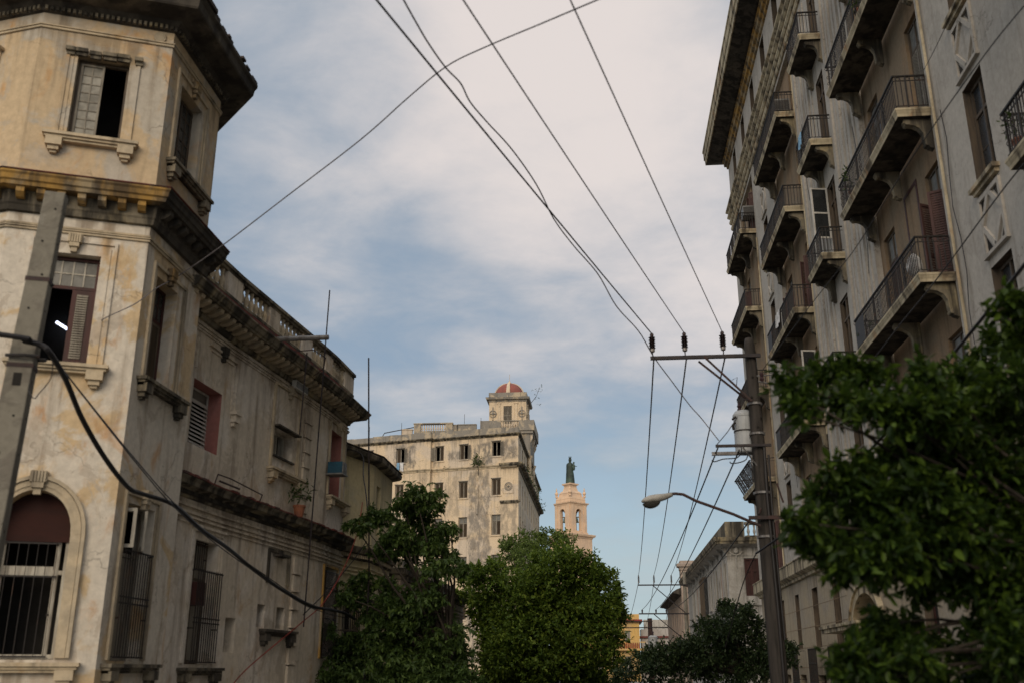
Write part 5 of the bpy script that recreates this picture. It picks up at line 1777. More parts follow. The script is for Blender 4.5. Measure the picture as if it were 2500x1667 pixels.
def white_house():
    th = thing('white_house', 'pale two storey corner house with red door and wide cornice beyond the utility pole', 'building', (11, 75, 0))
    L = R2.L
    hs = [(31.15, 31.75, 5.9, 8.1, .25), (33.0, 33.9, 5.9, 8.1, .25)]
    side = []
    for y0, y1 in ((62.9, 63.7), (65.2, 66.0), (67.8, 68.8), (71.4, 72.4), (79.2, 80.2), (82.4, 83.4), (85.6, 86.6)):
        side.append((92 - y1, 92 - y0, 5.6, 8.0, .03))
    low = [(h[0], h[1], 1.4, 3.9, .3) for h in side] + [(31.5, 32.8, .4, 3.5, .3)]
    MB().wall(R2, 0, L, 0, 9.0, [(31.0, 31.85, 5.9, 8.1, .25)] + side + low).build('wall', 'white_house', th)
    MB().wall(R2, 0, L, .2, 8.9, (), d=-.9).build('interior', 'dark_room', th)
    MB().add([R2.P(a, -.05, 9.1) for a in R2.a], [(0, 1, 2, 3)]).build('roof', 'dark_room', th)
    m = MB()
    m.cur = 1
    m.sweep(R2, [(-.02, 8.75), (.62, 8.9), (.62, 8.95)], 0, L)
    m.cur = 0
    m.sweep(R2, [(.62, 8.89), (.66, 8.89), (.68, 9.02), (.74, 9.06), (.78, 9.2), (.80, 9.28), (-.02, 9.36)], 0, L)
    m.build('cornice', ['trim_mold', 'white_house'], th)
    for y_ in (62.2, 64.3, 66.7, 70.0, 73.2, 76.5, 79.0, 82, 85, 88):
        MB().prism(R2, 92 - y_ - .12, 92 - y_ + .12, [(-.02, 8.74), (.34, 8.82), (.34, 8.72), (.2, 8.6), (.08, 8.4), (-.02, 8.34)]).build('bracket', 'white_house', th)
    MB().pbox(R2, 0, 30.0 + 1.15, -.3, .0, 9.35, 10.3).pbox(R2, 33.5, L, -.3, 0, 9.35, 9.5).pbox(R2, 31.2, 33.45, -.28, -.02, 10.12, 10.28).build('parapet', 'trim_mold', th)
    bo = MB().pbox(R2, 31.2, 33.45, -.26, -.04, 9.36, 9.46).build('balustrade', 'trim_mold', th)
    for i in range(6):
        c = R2.P(31.4 + i * .36, -.15, 9.46)
        MB().lathe(c, [(.08, 0), (.05, .08), (.1, .25), (.05, .45), (.08, .64)], 8).build('baluster', 'white_house', bo)
    m = MB()
    m.pbox(R2, 0, L, -.01, .05, 8.25, 8.33).pbox(R2, 0, L, -.01, .08, 5.35, 5.5)
    m.build('moulding', 'white_house', th)
    m = MB()
    c = R2.P(30.55, .06, 8.55)
    m.lathe((c.x, c.y, c.z - .2), [(.04, 0), (.14, .08), (.16, .2), (.1, .36), (.03, .4)], 10)
    m.tube([R2.P(30.15, .05, 8.5), R2.P(30.3, .07, 8.35), R2.P(30.55, .08, 8.28), R2.P(30.8, .07, 8.35), R2.P(30.95, .05, 8.5)], .05, 6)
    m.tube([R2.P(30.55, .06, 8.3), R2.P(30.52, .06, 7.9), R2.P(30.58, .06, 7.5)], .06, 6, .03)
    m.build('festoon', 'white_house', th)
    f = frame_part(th, R2, 31.005, 31.845, 5.91, 8.09, -.08, 'maroon_wood', .1, mull=(31.42,), bars=(7.4,), name='door')
    for s in (31.11, 31.47):
        MB().leaf(R2.P(s, -.14, 5.95), R2.T(31), 1.4, .3, 0, .03, .06, mid=.5).build('door_leaf', 'maroon_wood', f)
    MB().pbox(R2, 31.1, 31.75, -.19, -.16, 6.0, 8.0).build('panel', 'maroon_wood', f)
    for i, h in enumerate(side):
        f = frame_part(th, R2, h[0] + .01, h[1] - .01, h[2] + .01, h[3] - .01, -.004, 'pale_wood', .07, mull=((h[0] + h[1]) / 2,), t=.02)
        MB().pbox(R2, h[0] + .06, h[1] - .06, -.05, -.028, h[2] + .06, h[3] - .06).build('panel', ('brown_wood', 'pink_reveal', 'brown_wood', 'glass_dark')[i % 4], f)
        surround_part(th, R2, h[0] - .2, h[1] + .2, h[2], h[3] + .2, 'white_house', .1, .02)
        sill_part(f, R2, h[0] - .3, h[1] + .3, h[2] - .01, 'white_house', .2, .12, False)
    for y_ in (64.4, 66.9, 70.1, 73.4, 78.2, 81.3, 84.5, 87.6):
        MB().pbox(R2, 92 - y_ - .3, 92 - y_ + .3, -.01, .06, 5.5, 8.25).build('pilaster', 'white_house', th)
    for i, h in enumerate(low):
        f = frame_part(th, R2, h[0] + .01, h[1] - .01, h[2] + .01, h[3] - .01, -.2, 'maroon_wood', .07, mull=((h[0] + h[1]) / 2,))
        MB().pbox(R2, h[0] + .06, h[1] - .06, -.26, -.22, h[2] + .06, h[3] - .06).build('panel', 'brown_wood', f)
    # enclosed wooden bay on the street side
    b = MB().pbox(R2, 92 - 77.2, 92 - 74.6, -.01, .35, 5.2, 5.45).pbox(R2, 92 - 77.2, 92 - 74.6, -.01, .35, 8.0, 8.1)
    for y_ in (74.6, 75.25, 75.9, 76.55, 77.12):
        b.pbox(R2, 92 - y_ - .08, 92 - y_, .26, .34, 5.45, 8.0)
    bay = b.build('wooden_bay', 'brown_wood', th)
    MB().pbox(R2, 92 - 77.15, 92 - 74.65, .02, .28, 5.45, 8.0).build('panel', 'glass_dark', bay)


white_house()
R3 = Path([(7.1, 118), (7.1, 95), (15, 95), (15, 118)])


def pink_house():
    th = thing('pink_house', 'brownish pink house with red striped windows and dark tiled eave beyond the pale corner house', 'building', (10, 105, 0))
    L = R3.L
    hs = [(23 - s - .9, 23 - s, 4.4, 7.9, .25) for s in (1.2, 3.2, 5.2, 8, 11, 14)]
    MB().wall(R3, 0, L, 0, 8.9, hs).build('wall', 'pink_house', th)
    MB().wall(R3, 0, L, .2, 8.8, (), d=-.8).build('interior', 'dark_room', th)
    MB().add([R3.P(a, -.05, 9.0) for a in R3.a], [(0, 1, 2, 3)]).build('roof', 'dark_room', th)
    MB().sweep(R3, [(-.02, 8.3), (.4, 8.45), (.75, 8.5), (.8, 8.62), (.4, 8.85), (-.02, 9.0)], 0, 22.6).build('eave', 'trim_dark', th)
    MB().sweep(R3, [(-.02, 10.5), (.08, 10.55), (.1, 10.8), (.28, 10.85), (.32, 11.1), (-.02, 11.2)], 22, L).pbox(R3, 21.5, L, -.3, 0, 8.9, 11.4).build('parapet', 'pink_house', th)
    for i, h in enumerate(hs):
        f = frame_part(th, R3, h[0] + .01, h[1] - .01, h[2] + .01, h[3] - .01, -.1, 'bright_red_paint', .12, mull=((h[0] + h[1]) / 2,))
        MB().pbox(R3, h[0] + .1, h[1] - .1, -.2, -.16, h[2] + .1, h[3] - .1).build('panel', 'pale_wood', f)
    MB().pbox(R3, 10, 22.5, -.01, 1.0, 3.95, 4.2).build('balcony', 'pink_house', th)


pink_house()
# end of the street
YH = Path([(-4, 172), (-4, 170), (5.6, 170), (5.6, 180)])
th = thing('yellow_house', 'bright yellow house with red band and balcony closing the end of the street', 'building', (1, 175, 0))
hs = [(2.6 + 2.2 * q, 3.5 + 2.2 * q, 6.3, 8.0, .25) for q in range(4)] + [(2.6 + 2.2 * q, 3.5 + 2.2 * q, 1.5, 4.0, .25) for q in range(4)]
MB().wall(YH, 0, YH.L, 0, 10.6, hs).build('wall', 'yellow_wall', th)
MB().wall(YH, 0, YH.L, .2, 10.5, (), d=-.8).build('interior', 'dark_room', th)
MB().add([YH.P(a, -.02, 10.5) for a in YH.a], [(0, 1, 2, 3)]).build('roof', 'dark_room', th)
MB().pbox(YH, 0, YH.L, -.02, .5, 9.35, 9.75).build('red_band', 'bright_red_paint', th)
sl = MB().pbox(YH, 2, 11.6, -.02, .9, 4.9, 5.2).build('balcony', 'yellow_wall', th)
for i in range(32):
    MB().pbox(YH, 2.1 + i * .3, 2.25 + i * .3, .78, .86, 5.2, 6.1).build('baluster', 'bright_red_paint', sl)
MB().pbox(YH, 2, 11.6, .74, .9, 6.1, 6.25).build('handrail', 'yellow_wall', sl)
for h in hs:
    f = frame_part(th, YH, h[0] + .01, h[1] - .01, h[2] + .01, h[3] - .01, -.1, 'pale_wood', .1, mull=((h[0] + h[1]) / 2,))
    panes(f, YH, h[0] + .1, h[1] - .1, h[2] + .1, h[3] - .1, -.13, 2, 2, 'pale_wood', 'glass_dusty')
GH = Path([(5.9, 176), (5.9, 172), (14, 172), (14, 176)])
th = thing('grey_house', 'stained grey roofscape house beside the yellow house at the end of the street', 'building', (9, 174, 0))
hs = [(5 + 1.8 * q, 5.9 + 1.8 * q, 4.3, 6.4, .25) for q in range(4)]
MB().wall(GH, 0, GH.L, 0, 8.3, hs).build('wall', 'grey_wall', th)
MB().pbox(GH, 4.5, 9, -.4, -.05, 8.3, 9.8).pbox(GH, 9.2, 12, -.5, -.05, 8.3, 9.3).build('parapet', 'white_house', th)
MB().wall(GH, 0, GH.L, .2, 8.2, (), d=-.8).build('interior', 'dark_room', th)
MB().pbox(GH, 0, GH.L, -.02, .35, 6.9, 7.2).build('cornice', 'roof_red', th)
MB().add([GH.P(a, -.02, 8.25) for a in GH.a], [(0, 1, 2, 3)]).build('roof', 'dark_room', th)
for h in hs:
    f = frame_part(th, GH, h[0] + .01, h[1] - .01, h[2] + .01, h[3] - .01, -.1, 'pale_wood', .1, mull=((h[0] + h[1]) / 2,))

# ------------------------------------------------------------------ poles
def insulator(parent, x, y, z, k=1.0, n=9, mat='porcelain'):
    """ribbed insulator standing on a pin; z is the top of the crossarm"""
    m = MB()
    prof = [(.03, .11)]
    zz = .13
    prof += [(.05, .11), (.058, .13), (.058, .18), (.04, .18)]
    m.lathe((x, y, z), [(r * k, h * k) for r, h in prof], 12)
    pin = MB().tube([(x, y, z - .02), (x, y, z + .12 * k)], .014 * k, 6)
    body = [(.035, .18)]
    st = .30 / n
    for i in range(n):
        h = .19 + st * i
        rr = .082 if i % 2 == 0 else .07
        body += [(.036, h), (rr, h + st * .35), (.036, h + st * .6)]
    body += [(.036, .50), (.045, .51), (.045, .55), (.02, .58)]
    b = MB().lathe((x, y, z), [(r * k, h * k) for r, h in body], 14).build('insulator', mat, parent, smooth=False)
    m.build('cap', 'cap_metal', b)
    pin.build('pin', 'arm_steel', b)
    return Vector((x, y, z + .57 * k))


def crossarm(parent, x0, x1, y, z, h=.075, d=.07, mat='arm_steel', name='crossarm', holes=()):
    m = MB()
    m.box(x0, x1, y - d, y - d + .012, z - h, z).box(x0, x1, y - d + .013, y + .0, z - .012, z).box(x0, x1, y - d + .013, y, z - h, z - h + .012)
    return m.build(name, mat, parent)


PY = 21.0
up_ = thing('utility_pole', 'tall weathered utility pole with ribbed insulators in front of the grey apartment house', 'utility pole', (3.37, PY, 0))
m = MB()
px_ = lambda z: 3.39 - .010 * z
m.tube([(px_(z), PY, z) for z in (-.2, 1, 2.5, 4, 5.5, 7, 8.35, 8.5)], [.185, .178, .168, .158, .146, .130, .112, .085], 14)
sh_ = m.build('shaft', 'pole_wood', up_, smooth=True)
IX = [1.20, 1.90, 2.72]
crossarm(up_, 1.15, 3.50, PY - .13, 8.10)
tops = [insulator(up_, x, PY - .165, 8.10, .92) for x in IX]
for x0, x1, z0, y0 in ((2.30, 3.24, 8.06, -.19), (2.19, 3.22, 8.0, -.05)):
    e = Vector((3.24, PY + y0, 7.05))
    MB().tube([Vector((x0, PY + y0, z0)), e], .030, 4).build('brace', 'rust_iron', up_)
MB().tube([(2.86, PY - .2, 7.52), (2.97, PY - .2, 7.58), (2.94, PY - .2, 7.4)], .008, 4).tube([(3.05, PY - .2, 7.08), (3.25, PY - .2, 7.08)], .015, 5).build('hook', 'arm_steel', up_)
crossarm(up_, 2.42, 3.56, PY - .17, 6.12, .055, .06)
crossarm(up_, 2.38, 3.25, PY + .30, 6.06, .07, .08, 'steel')
crossarm(up_, 2.98, 3.96, PY - .20, 4.62, .07, .08, 'rust_iron')
MB().tube([(2.98, PY - .2, 6.05), (3.26, PY - .1, 5.68)], .018, 5).build('brace', 'steel', up_)
MB().tube([(3.2, PY - .2, 4.66), (3.42, PY + .1, 5.1)], .02, 5).tube([(3.62, PY - .15, 5.3), (3.72, PY - .15, 4.9)], .02, 5).build('brace', 'rust_iron', up_)
m = MB()
m.tube([(3.42, PY - .18, 8.1 - 2.0), (3.40, PY - .19, 5.0), (3.43, PY - .20, 3.0), (3.44, PY - .21, .5)], .03, 6)
m.tube([(3.50, PY - .15, 5.9), (3.48, PY - .17, 4.6), (3.52, PY - .18, 2.2)], .022, 6)
m.build('conduit', 'cable_black', up_)
for z in (7.0, 6.35, 5.1, 4.2):
    r_ = .19 if z < 6 else .165
    MB().lathe((px_(z), PY, z), [(r_, 0), (r_, .045)], 14).build('band', 'steel', up_)
for z, x in ((7.15, 3.25), (6.7, 3.42), (6.5, 3.33), (7.6, 3.3)):
    MB().tube([(x, PY - .16, z), (x, PY - .12, z)], .022, 6).build('bolt', 'hole_dark', up_)
# fuse cut-out on the right of the pole
la = thing('fuse_cutout', 'pale porcelain fuse holder reaching out right of the pole top', 'fuse', (3.7, PY, 7.5))
m = MB().lathe((3.92, PY - .1, 7.12), [(.05, 0), (.07, .05), (.055, .1), (.075, .16), (.055, .22), (.075, .28), (.06, .34), (.075, .4), (.05, .48), (.03, .55)], 12)
m.build('body', 'tank_grey', la)
MB().tube([(3.4, PY - .1, 7.62), (3.94, PY - .1, 7.66)], .016, 5).tube([(3.42, PY - .1, 7.50), (3.8, PY - .1, 7.42)], .02, 5).tube([(3.95, PY - .1, 7.66), (4.06, PY - .1, 7.55), (4.04, PY - .1, 7.1), (3.95, PY - .1, 7.05)], .02, 5).build('clamp', 'steel', la)
MB().lathe((3.5, PY - .1, 7.5), [(.03, 0), (.05, .05), (.03, .1), (.05, .15), (.03, .2)], 10).build('stud', 'porcelain', la)
# transformer
tf = thing('transformer', 'pale grey cylindrical transformer hung behind the weathered utility pole', 'transformer', (3.07, PY + .28, 6.1))
m = MB().lathe((3.10, PY + .28, 6.02), [(.20, 0), (.215, .02), (.215, .78), (.225, .80), (.225, .84), (.17, .92), (.05, .96)], 20)
m.build('tank', 'tank_grey', tf, smooth=False)
MB().lathe((3.02, PY + .2, 6.92), [(.03, 0), (.05, .04), (.03, .08), (.05, .12), (.03, .16), (.015, .2)], 10).build('bushing', 'porcelain', tf)
m = MB().tube([(2.90, PY + .12, 6.66), (2.84, PY + .08, 6.60), (2.86, PY + .1, 6.5)], .03, 6).tube([(2.92, PY + .1, 6.78), (2.84, PY + .06, 6.72)], .025, 6)
m.lathe((3.10, PY + .28, 6.48), [(.222, 0), (.222, .03)], 20)
m.build('fitting', 'iron', tf)
# street lamp
hx0, hx1, hz = .86, 1.62, 4.99
sl_ = thing('street_lamp', 'grey cobra head street lamp on a long bent arm from the utility pole', 'street lamp', (3.2, PY - .3, 4.5))
MB().tube([at_y(1857, 1283, PY - .25), at_y(1790, 1254, PY - .25), at_y(1700, 1222, PY - .25), at_y(1668, 1206, PY - .25), at_y(1650, 1204, PY - .25), at_y(1634, 1205, PY - .25)], .03, 8).build('arm', 'rust_iron', sl_)
a0, a1 = at_y(1642, 1207, PY - .25), at_y(1566, 1224, PY - .25)
ax = (a1 - a0)
LL = ax.length
m = MB()
n = 14
secs = [(0, .035, .04, .035), (.08, .055, .045, .05), (.25, .085, .05, .08), (.5, .125, .07, .10), (.72, .135, .075, .09), (.88, .10, .055, .06), (.97, .05, .03, .03), (1.0, .012, .01, .01)]
vs, fs = [], []
u_ = ax.normalized()
dn = Vector((0, 0, 1)) - u_ * u_.z
dn.normalize()
sd_ = u_.cross(dn)
for (s, w_, hu, hd) in secs:
    c = a0 + ax * s
    for j in range(n):
        an = 2 * math.pi * j / n
        hh = hu * 1.25 if math.sin(an) > 0 else hd * .85
        vs.append(c + sd_ * (w_ * 1.15 * math.cos(an)) + dn * (hh * math.sin(an)))
for i in range(len(secs) - 1):
    for j in range(n):
        fs.append((i * n + j, i * n + (j + 1) % n, (i + 1) * n + (j + 1) % n, (i + 1) * n + j))
fs += [tuple(range(n)), tuple(range((len(secs) - 1) * n, len(secs) * n))]
hd_ = MB().add(vs, fs).build('lamp_head', 'lamp_grey', sl_, smooth=True)
vs, fs = [], []
for i in range(7):
    ph = math.pi / 2 * i / 6
    for j in range(n):
        an = 2 * math.pi * j / n
        c = a0 + ax * .70
        vs.append(c + u_ * (.19 * math.cos(ph) * math.cos(an)) + sd_ * (.11 * math.cos(ph) * math.sin(an)) - dn * (.05 + .13 * math.sin(ph)))
for i in range(6):
    for j in range(n):
        fs.append((i * n + j, i * n + (j + 1) % n, (i + 1) * n + (j + 1) % n, (i + 1) * n + j))
MB().add(vs, fs).build('lens', 'lamp_lens', hd_, smooth=True)

# second pole down the street
P2Y = 76.0
k2 = P2Y / 66.0
p2 = thing('utility_pole', 'distant slim utility pole with grey insulators before the pale corner house', 'utility pole', (5.95, P2Y, 0))
MB().tube([(5.93, P2Y, z) for z in (0, 3, 6, 8.6)], [.20, .17, .14, .11], 10).build('shaft', 'concrete', p2, smooth=True)
z2, z3 = 7.72, 5.68
MB().box(2.5, 6.15, P2Y - .22, P2Y - .12, z2 - .09, z2).build('crossarm', 'arm_steel', p2)
MB().box(2.5, 6.15, P2Y - .22, P2Y - .12, z3 - .09, z3).build('crossarm', 'arm_steel', p2)
I2 = [insulator(p2, x, P2Y - .17, z2, 1.15, 7, 'steel') for x in (2.58, 3.70, 4.97)]
for za in (z2, z3):
    MB().tube([(3.6, P2Y - .16, za - .08), (5.85, P2Y - .16, za - 2.0)], .045, 4).build('brace', 'arm_steel', p2)
L2 = [Vector((x, P2Y - .17, z3 + .25)) for x in (2.75, 3.75, 4.5)]
for v in L2:
    MB().lathe((v.x, v.y, z3), [(.03, 0), (.06, .08), (.05, .14), (.07, .2), (.03, .26)], 8).build('insulator', 'porcelain', p2)
# third pole with its transformer
p3 = thing('utility_pole', 'dark far utility pole with a grey drum beside the yellow house', 'utility pole', (5.0, 120, 0))
b0 = at_y(1450 + 458 / 3.358, 1200 + 1035 / 3.358, 120)
MB().tube([(b0.x, 120, 0), (b0.x, 120, b0.z)], .32, 8, .26).build('shaft', 'rust_iron', p3)
MB().box(b0.x - 3.2, b0.x + 2.8, 119.7, 119.8, b0.z - 1.1, b0.z - .98).build('crossarm', 'arm_steel', p3)
MB().box(b0.x - 3.9, b0.x + .3, 119.7, 119.8, b0.z - .4, b0.z - .3).build('crossarm', 'arm_steel', p3)
MB().tube([(b0.x - 3.4, 119.75, b0.z - 1.1), (b0.x - 4.4, 119.75, b0.z - 3.0)], .08, 5).build('brace', 'arm_steel', p3)
q0 = at_y(1450 + 485 / 3.358, 1200 + 1235 / 3.358, 119.4)
tf2 = thing('transformer', 'small grey drum transformer on the far utility pole', 'transformer', (q0.x, 119.4, q0.z - .7))
MB().lathe((q0.x, 119.4, q0.z - .7), [(.5, 0), (.52, 1.2), (.55, 1.3), (.3, 1.5)], 14).build('tank', 'tank_grey', tf2)
MB().lathe((q0.x, 119.2, q0.z + .8), [(.06, 0), (.12, .1), (.06, .2), (.12, .3), (.05, .45)], 8).build('bushing', 'porcelain', tf2)

# concrete post by the corner house
cp = thing('concrete_post', 'square grey concrete post full of bolt holes standing before the cream corner house', 'post', (-6.35, 10.3, 0))


def post_box(z0, z1, inset=0):
    vs = []
    for z in (z0, z1):
        w = .182 - .0095 * z - inset
        c = Vector((-6.715 + .040 * z, 10.3, z))
        ex, ey = Vector((math.cos(R(18)), math.sin(R(18)), 0)), Vector((-math.sin(R(18)), math.cos(R(18)), 0))
        vs += [c - ex * w - ey * w * .8, c + ex * w - ey * w * .8, c + ex * w + ey * w * .8, c - ex * w + ey * w * .8]
    return vs


sh2 = MB().box8(post_box(-.2, 7.05)).build('shaft', 'concrete', cp)
bv = sh2.modifiers.new('edge', 'BEVEL')
bv.width = .012
bv.segments = 2
ex, ey = Vector((math.cos(R(18)), math.sin(R(18)), 0)), Vector((-math.sin(R(18)), math.cos(R(18)), 0))
for i, z in enumerate([x * .42 + 2.2 for x in range(12)]):
    w = .182 - .0095 * z
    c = Vector((-6.715 + .040 * z, 10.3, z))
    o = c - ey * (w * .8 + .001) + ex * ((.04 if i % 2 else -.03))
    MB().tube([o, o - ey * .004], .014, 8).build('bolt_hole', 'hole_dark', cp)
    o = c + ex * (w + .001) + ey * (.03 if i % 2 else -.02)
    MB().tube([o, o + ex * .004], .014, 8).build('bolt_hole', 'hole_dark', cp)
for z in (3.45, 4.72, 2.6):
    w = .182 - .0095 * z
    c = Vector((-6.715 + .040 * z, 10.3, z)) - ey * (w * .8 + .0)
    m = MB().bbox(c, ex, ey, Z, (-.045, .045), (-.003, .03), (-.075, .075))
    m.build('slot', 'hole_dark', cp)
m = MB()
zc_ = 4.98
c = Vector((-6.715 + .040 * zc_, 10.3, zc_))
m.tube([c - ey * .14 - ex * .16, c - ey * .18 + ex * .05, c - ey * .15 + ex * .2], .02, 6)
m.tube([c + ex * .15, c + ex * .24 - ey * .02], .025, 6)
m.tube([c + ex * .14 + Z * .9, c + ex * .2 + Z * .92], .012, 5)
m.build('bracket', 'iron', cp)
for z in (4.86, 5.9):
    vs_ = post_box(z, z + .05, -.006)
    MB().box8(vs_).build('band', 'rust_iron', cp)
BR = c + ex * .2 - ey * .12

# ------------------------------------------------------------------ wires
def wire(pts, r, label, mat='cable_black', name='cable', cat='cable', group=None, n=5):
    tag(MB().tube(pts, r, n).build(name, mat), label, cat, group)


def smooth_pts(pts, k=6):
    P = [Vector(p) for p in pts]
    out = []
    for i in range(len(P) - 1):
        p0, p1, p2_, p3_ = P[max(i - 1, 0)], P[i], P[i + 1], P[min(i + 2, len(P) - 1)]
        for j in range(k):
            t = j / k
            out.append(.5 * ((2 * p1) + (p2_ - p0) * t + (2 * p0 - 5 * p1 + 4 * p2_ - p3_) * t * t + (3 * p1 - p0 - 3 * p2_ + p3_) * t ** 3))
    out.append(P[-1])
    return out


for i, (pxx, lab) in enumerate(((935, 'leftmost thick overhead wire running from the pole top towards the camera'), (1143, 'middle overhead wire running from the pole top towards the camera'), (1400, 'rightmost overhead wire running from the pole top towards the camera'))):
    e = at_z(pxx, 0, 8.35)
    d = (e - tops[i])
    far = tops[i] + d * 2.6
    wire(sag(tops[i], far, .10, 24), (.013, .0095, .009)[i], lab, group='overhead wires of the street')
for i, lab in enumerate(('leftmost wire sagging down the street between the two pole tops', 'middle wire sagging down the street between the two pole tops', 'third wire sagging down the street between the two pole tops')):
    s0 = Vector((IX[i] + .02, PY - .16, 8.02))
    wire(sag(s0, I2[i], .55, 30), .017, lab, group='overhead wires of the street')
lo = [Vector((2.46, PY - .2, 6.05)), Vector((2.9, PY - .2, 6.0)), Vector((3.05, PY - .2, 4.6))]
for i, lab in enumerate(('lower left wire from the middle crossarm down the street', 'lower right wire from the middle crossarm down the street', 'lowest wire from the lamp crossarm down the street')):
    wire(sag(lo[i], L2[i], .5, 30), .017, lab, group='overhead wires of the street')
for i, lab in enumerate(('left far wire from the second pole to the far pole', 'middle far wire from the second pole to the far pole', 'right far wire from the second pole to the far pole')):
    wire(sag(I2[i] - Z * .4, (b0.x - 2.8 + i * 2.2, 119.7, b0.z - .9), .5, 16), .02, lab, group='overhead wires of the street')
# wavy service wire
pts = []
for x, y, Y in ((985, 0, 9.2), (1010, 45, 9.6), (1045, 105, 10.1), (1088, 166, 10.7), (1125, 205, 11.2), (1148, 250, 11.7), (1190, 300, 12.2), (1250, 366, 13), (1310, 452, 14), (1352, 535, 14.9), (1400, 600, 15.8), (1460, 670, 16.8), (1505, 748, 17.7), (1560, 810, 18.7), (1597, 872, 19.5), (1640, 930, 20.2), (1685, 990, 20.7), (1712, 1020, 20.9), (1755, 1075, 20.9)):
    pts.append(at_y(x, y, Y))
pts = [pts[0] + (pts[0] - pts[1]) * 9] + pts
wire(smooth_pts(pts), .011, 'thin wavy pale wire crossing the thick overhead wire near the pole', 'cable_grey')
pts = [at_y(x, y, Y) for x, y, Y in ((424, 682, 14.95), (540, 602, 14.6), (700, 480, 13.9), (880, 342, 13), (1000, 236, 12.2), (1090, 163, 11.6), (1180, 118, 11), (1330, 55, 10), (1460, 0, 9.2))]
pts += [pts[-1] + (pts[-1] - pts[-2]) * 4]
wire(smooth_pts(pts), .010, 'lone diagonal wire strung from the corner house side window across the sky', 'cable_grey')
pts = [at_y(x, y, Y) for x, y, Y in ((228, 795, 13.9), (262, 774, 13.55), (330, 742, 13.6), (380, 705, 14.0), (424, 682, 14.95))]
wire(smooth_pts(pts), .008, 'short drooping wire between the front and side windows of the corner house', 'cable_grey')
# heavy black cable from the concrete post to the trees
cab = [(0, 817, 9.9), (60, 832, 10.05), (100, 842, 10.15), (122, 862, 10.2), (160, 925, 10.7), (200, 1020, 11.4), (255, 1115, 12.2), (312, 1188, 13.1), (350, 1205, 13.7), (425, 1232, 14.8), (490, 1290, 15.9), (560, 1340, 17.2), (620, 1390, 18.3), (690, 1440, 19.7), (760, 1478, 21.3), (800, 1486, 22.3), (840, 1495, 23.2), (866, 1510, 24)]
pts = [at_y(*q) for q in cab]
pts = [pts[0] + Vector((-3, -.8, .25))] + pts
wire(smooth_pts(pts), .033, 'heavy black cable drooping from the concrete post past the curved house', n=8)
for off, lab in ((0, 'thin twin cable sagging under the heavy black one, upper strand'), (9, 'thin twin cable sagging under the heavy black one, lower strand')):
    pts = [at_y(x, y + off * (i / 3 if i < 4 else 1), Y) for i, (x, y, Y) in enumerate(((122, 862, 10.25), (240, 1010, 11.6), (330, 1120, 13), (420, 1222, 14.6), (520, 1312, 16.2), (640, 1398, 18.6), (750, 1470, 21), (850, 1500, 23.6)))]
    wire(smooth_pts(pts), .009, lab)
pts = [at_y(x, y, Y) for x, y, Y in ((128, 870, 10.25), (128, 905, 10.25), (120, 930, 10.24), (95, 960, 10.22), (84, 972, 10.2), (70, 955, 10.2), (72, 935, 10.2))]
wire(smooth_pts(pts), .006, 'curly loose wire end hanging from the concrete post')
pts = [at_y(x, y, Y) for x, y, Y in ((885, 1225, 24.4), (872, 1300, 23.9), (840, 1385, 23.3), (790, 1470, 22.3), (735, 1520, 21.2), (610, 1625, 19.3), (560, 1680, 18.5))]
wire(smooth_pts(pts), .012, 'thin red cable slanting down across the curved house', 'cable_red')
pts = [at_y(x, y, Y) for x, y, Y in ((895, 1320, 24.5), (860, 1370, 24), (800, 1440, 22.6), (740, 1500, 21.4))]
wire(smooth_pts(pts), .012, 'dark slanting cable near the foot of the free standing mast')
pts = [at_y(x, y, Y) for x, y, Y in ((848, 1095, 25.2), (884, 1110, 25.2), (887, 1160, 25.0), (893, 1200, 24.7), (898, 1250, 24.5))]
wire(smooth_pts(pts), .016, 'black cable hanging from the ochre eave to the mast')
# wires along the grey apartment house
pts = [at_y(x, y, Y) for x, y, Y in ((2560, 575, 9.0), (2500, 648, 9.8), (2400, 775, 11.2), (2255, 950, 13.6), (2130, 1092, 16), (2000, 1228, 18.8), (1928, 1292, 20), (1845, 1351, PY - .2))]
wire(smooth_pts(pts), .022, 'thick dark cable from the right edge to the middle of the weathered pole')
pts = [at_y(x, y, Y) for x, y, Y in ((2500, 15, 10), (2400, 140, 11), (2229, 382, 13), (2100, 589, 15), (2047, 660, 16), (1970, 757, 17.5), (1860, 905, PY - .1))]
wire(smooth_pts(pts), .008, 'thin wire crossing the upper right balconies to the pole top')
pts = [at_y(x, y, Y) for x, y, Y in ((2540, 360, 11), (2459, 450, 12), (2284, 686, 14.5), (2180, 815, 16.4), (2040, 1000, 19.5))]
wire(smooth_pts(pts), .010, 'thin wire crossing the lowest wide balcony into the tree leaves')
pts = [at_y(x, y, Y) for x, y, Y in ((2335, 0, 15.5), (2309, 64, 16), (2280, 125, 17), (2254, 174, 18.8))]
wire(smooth_pts(pts), .007, 'short thin wire tied to the railing of the second near wide balcony')
pts = [at_y(x, y, Y) for x, y, Y in ((1845, 1351, PY - .2), (1815, 1420, 22), (1795, 1490, 23), (1770, 1580, 24))]
wire(smooth_pts(pts), .012, 'slanting guy wire below the thick cable joint on the pole')
pts = [at_y(x, y, PY - .22) for x, y in ((1738, 1122), (1745, 1126), (1765, 1120), (1790, 1118), (1800, 1116), (1810, 1105), (1810, 1090))]
wire(smooth_pts(pts), .012, 'bent jumper wire hanging under the left of the middle crossarm')
pts = [at_y(x, y, PY - .22) for x, y in ((1782, 1126), (1786, 1130), (1805, 1128), (1822, 1120), (1827, 1100))]
wire(smooth_pts(pts), .012, 'bent jumper wire hanging under the right of the middle crossarm')
pts = [at_y(x, y, PY - .12) for x, y in ((1800, 1018), (1775, 1055), (1747, 1088))]
wire(pts, .010, 'straight jumper from the transformer to the middle crossarm')

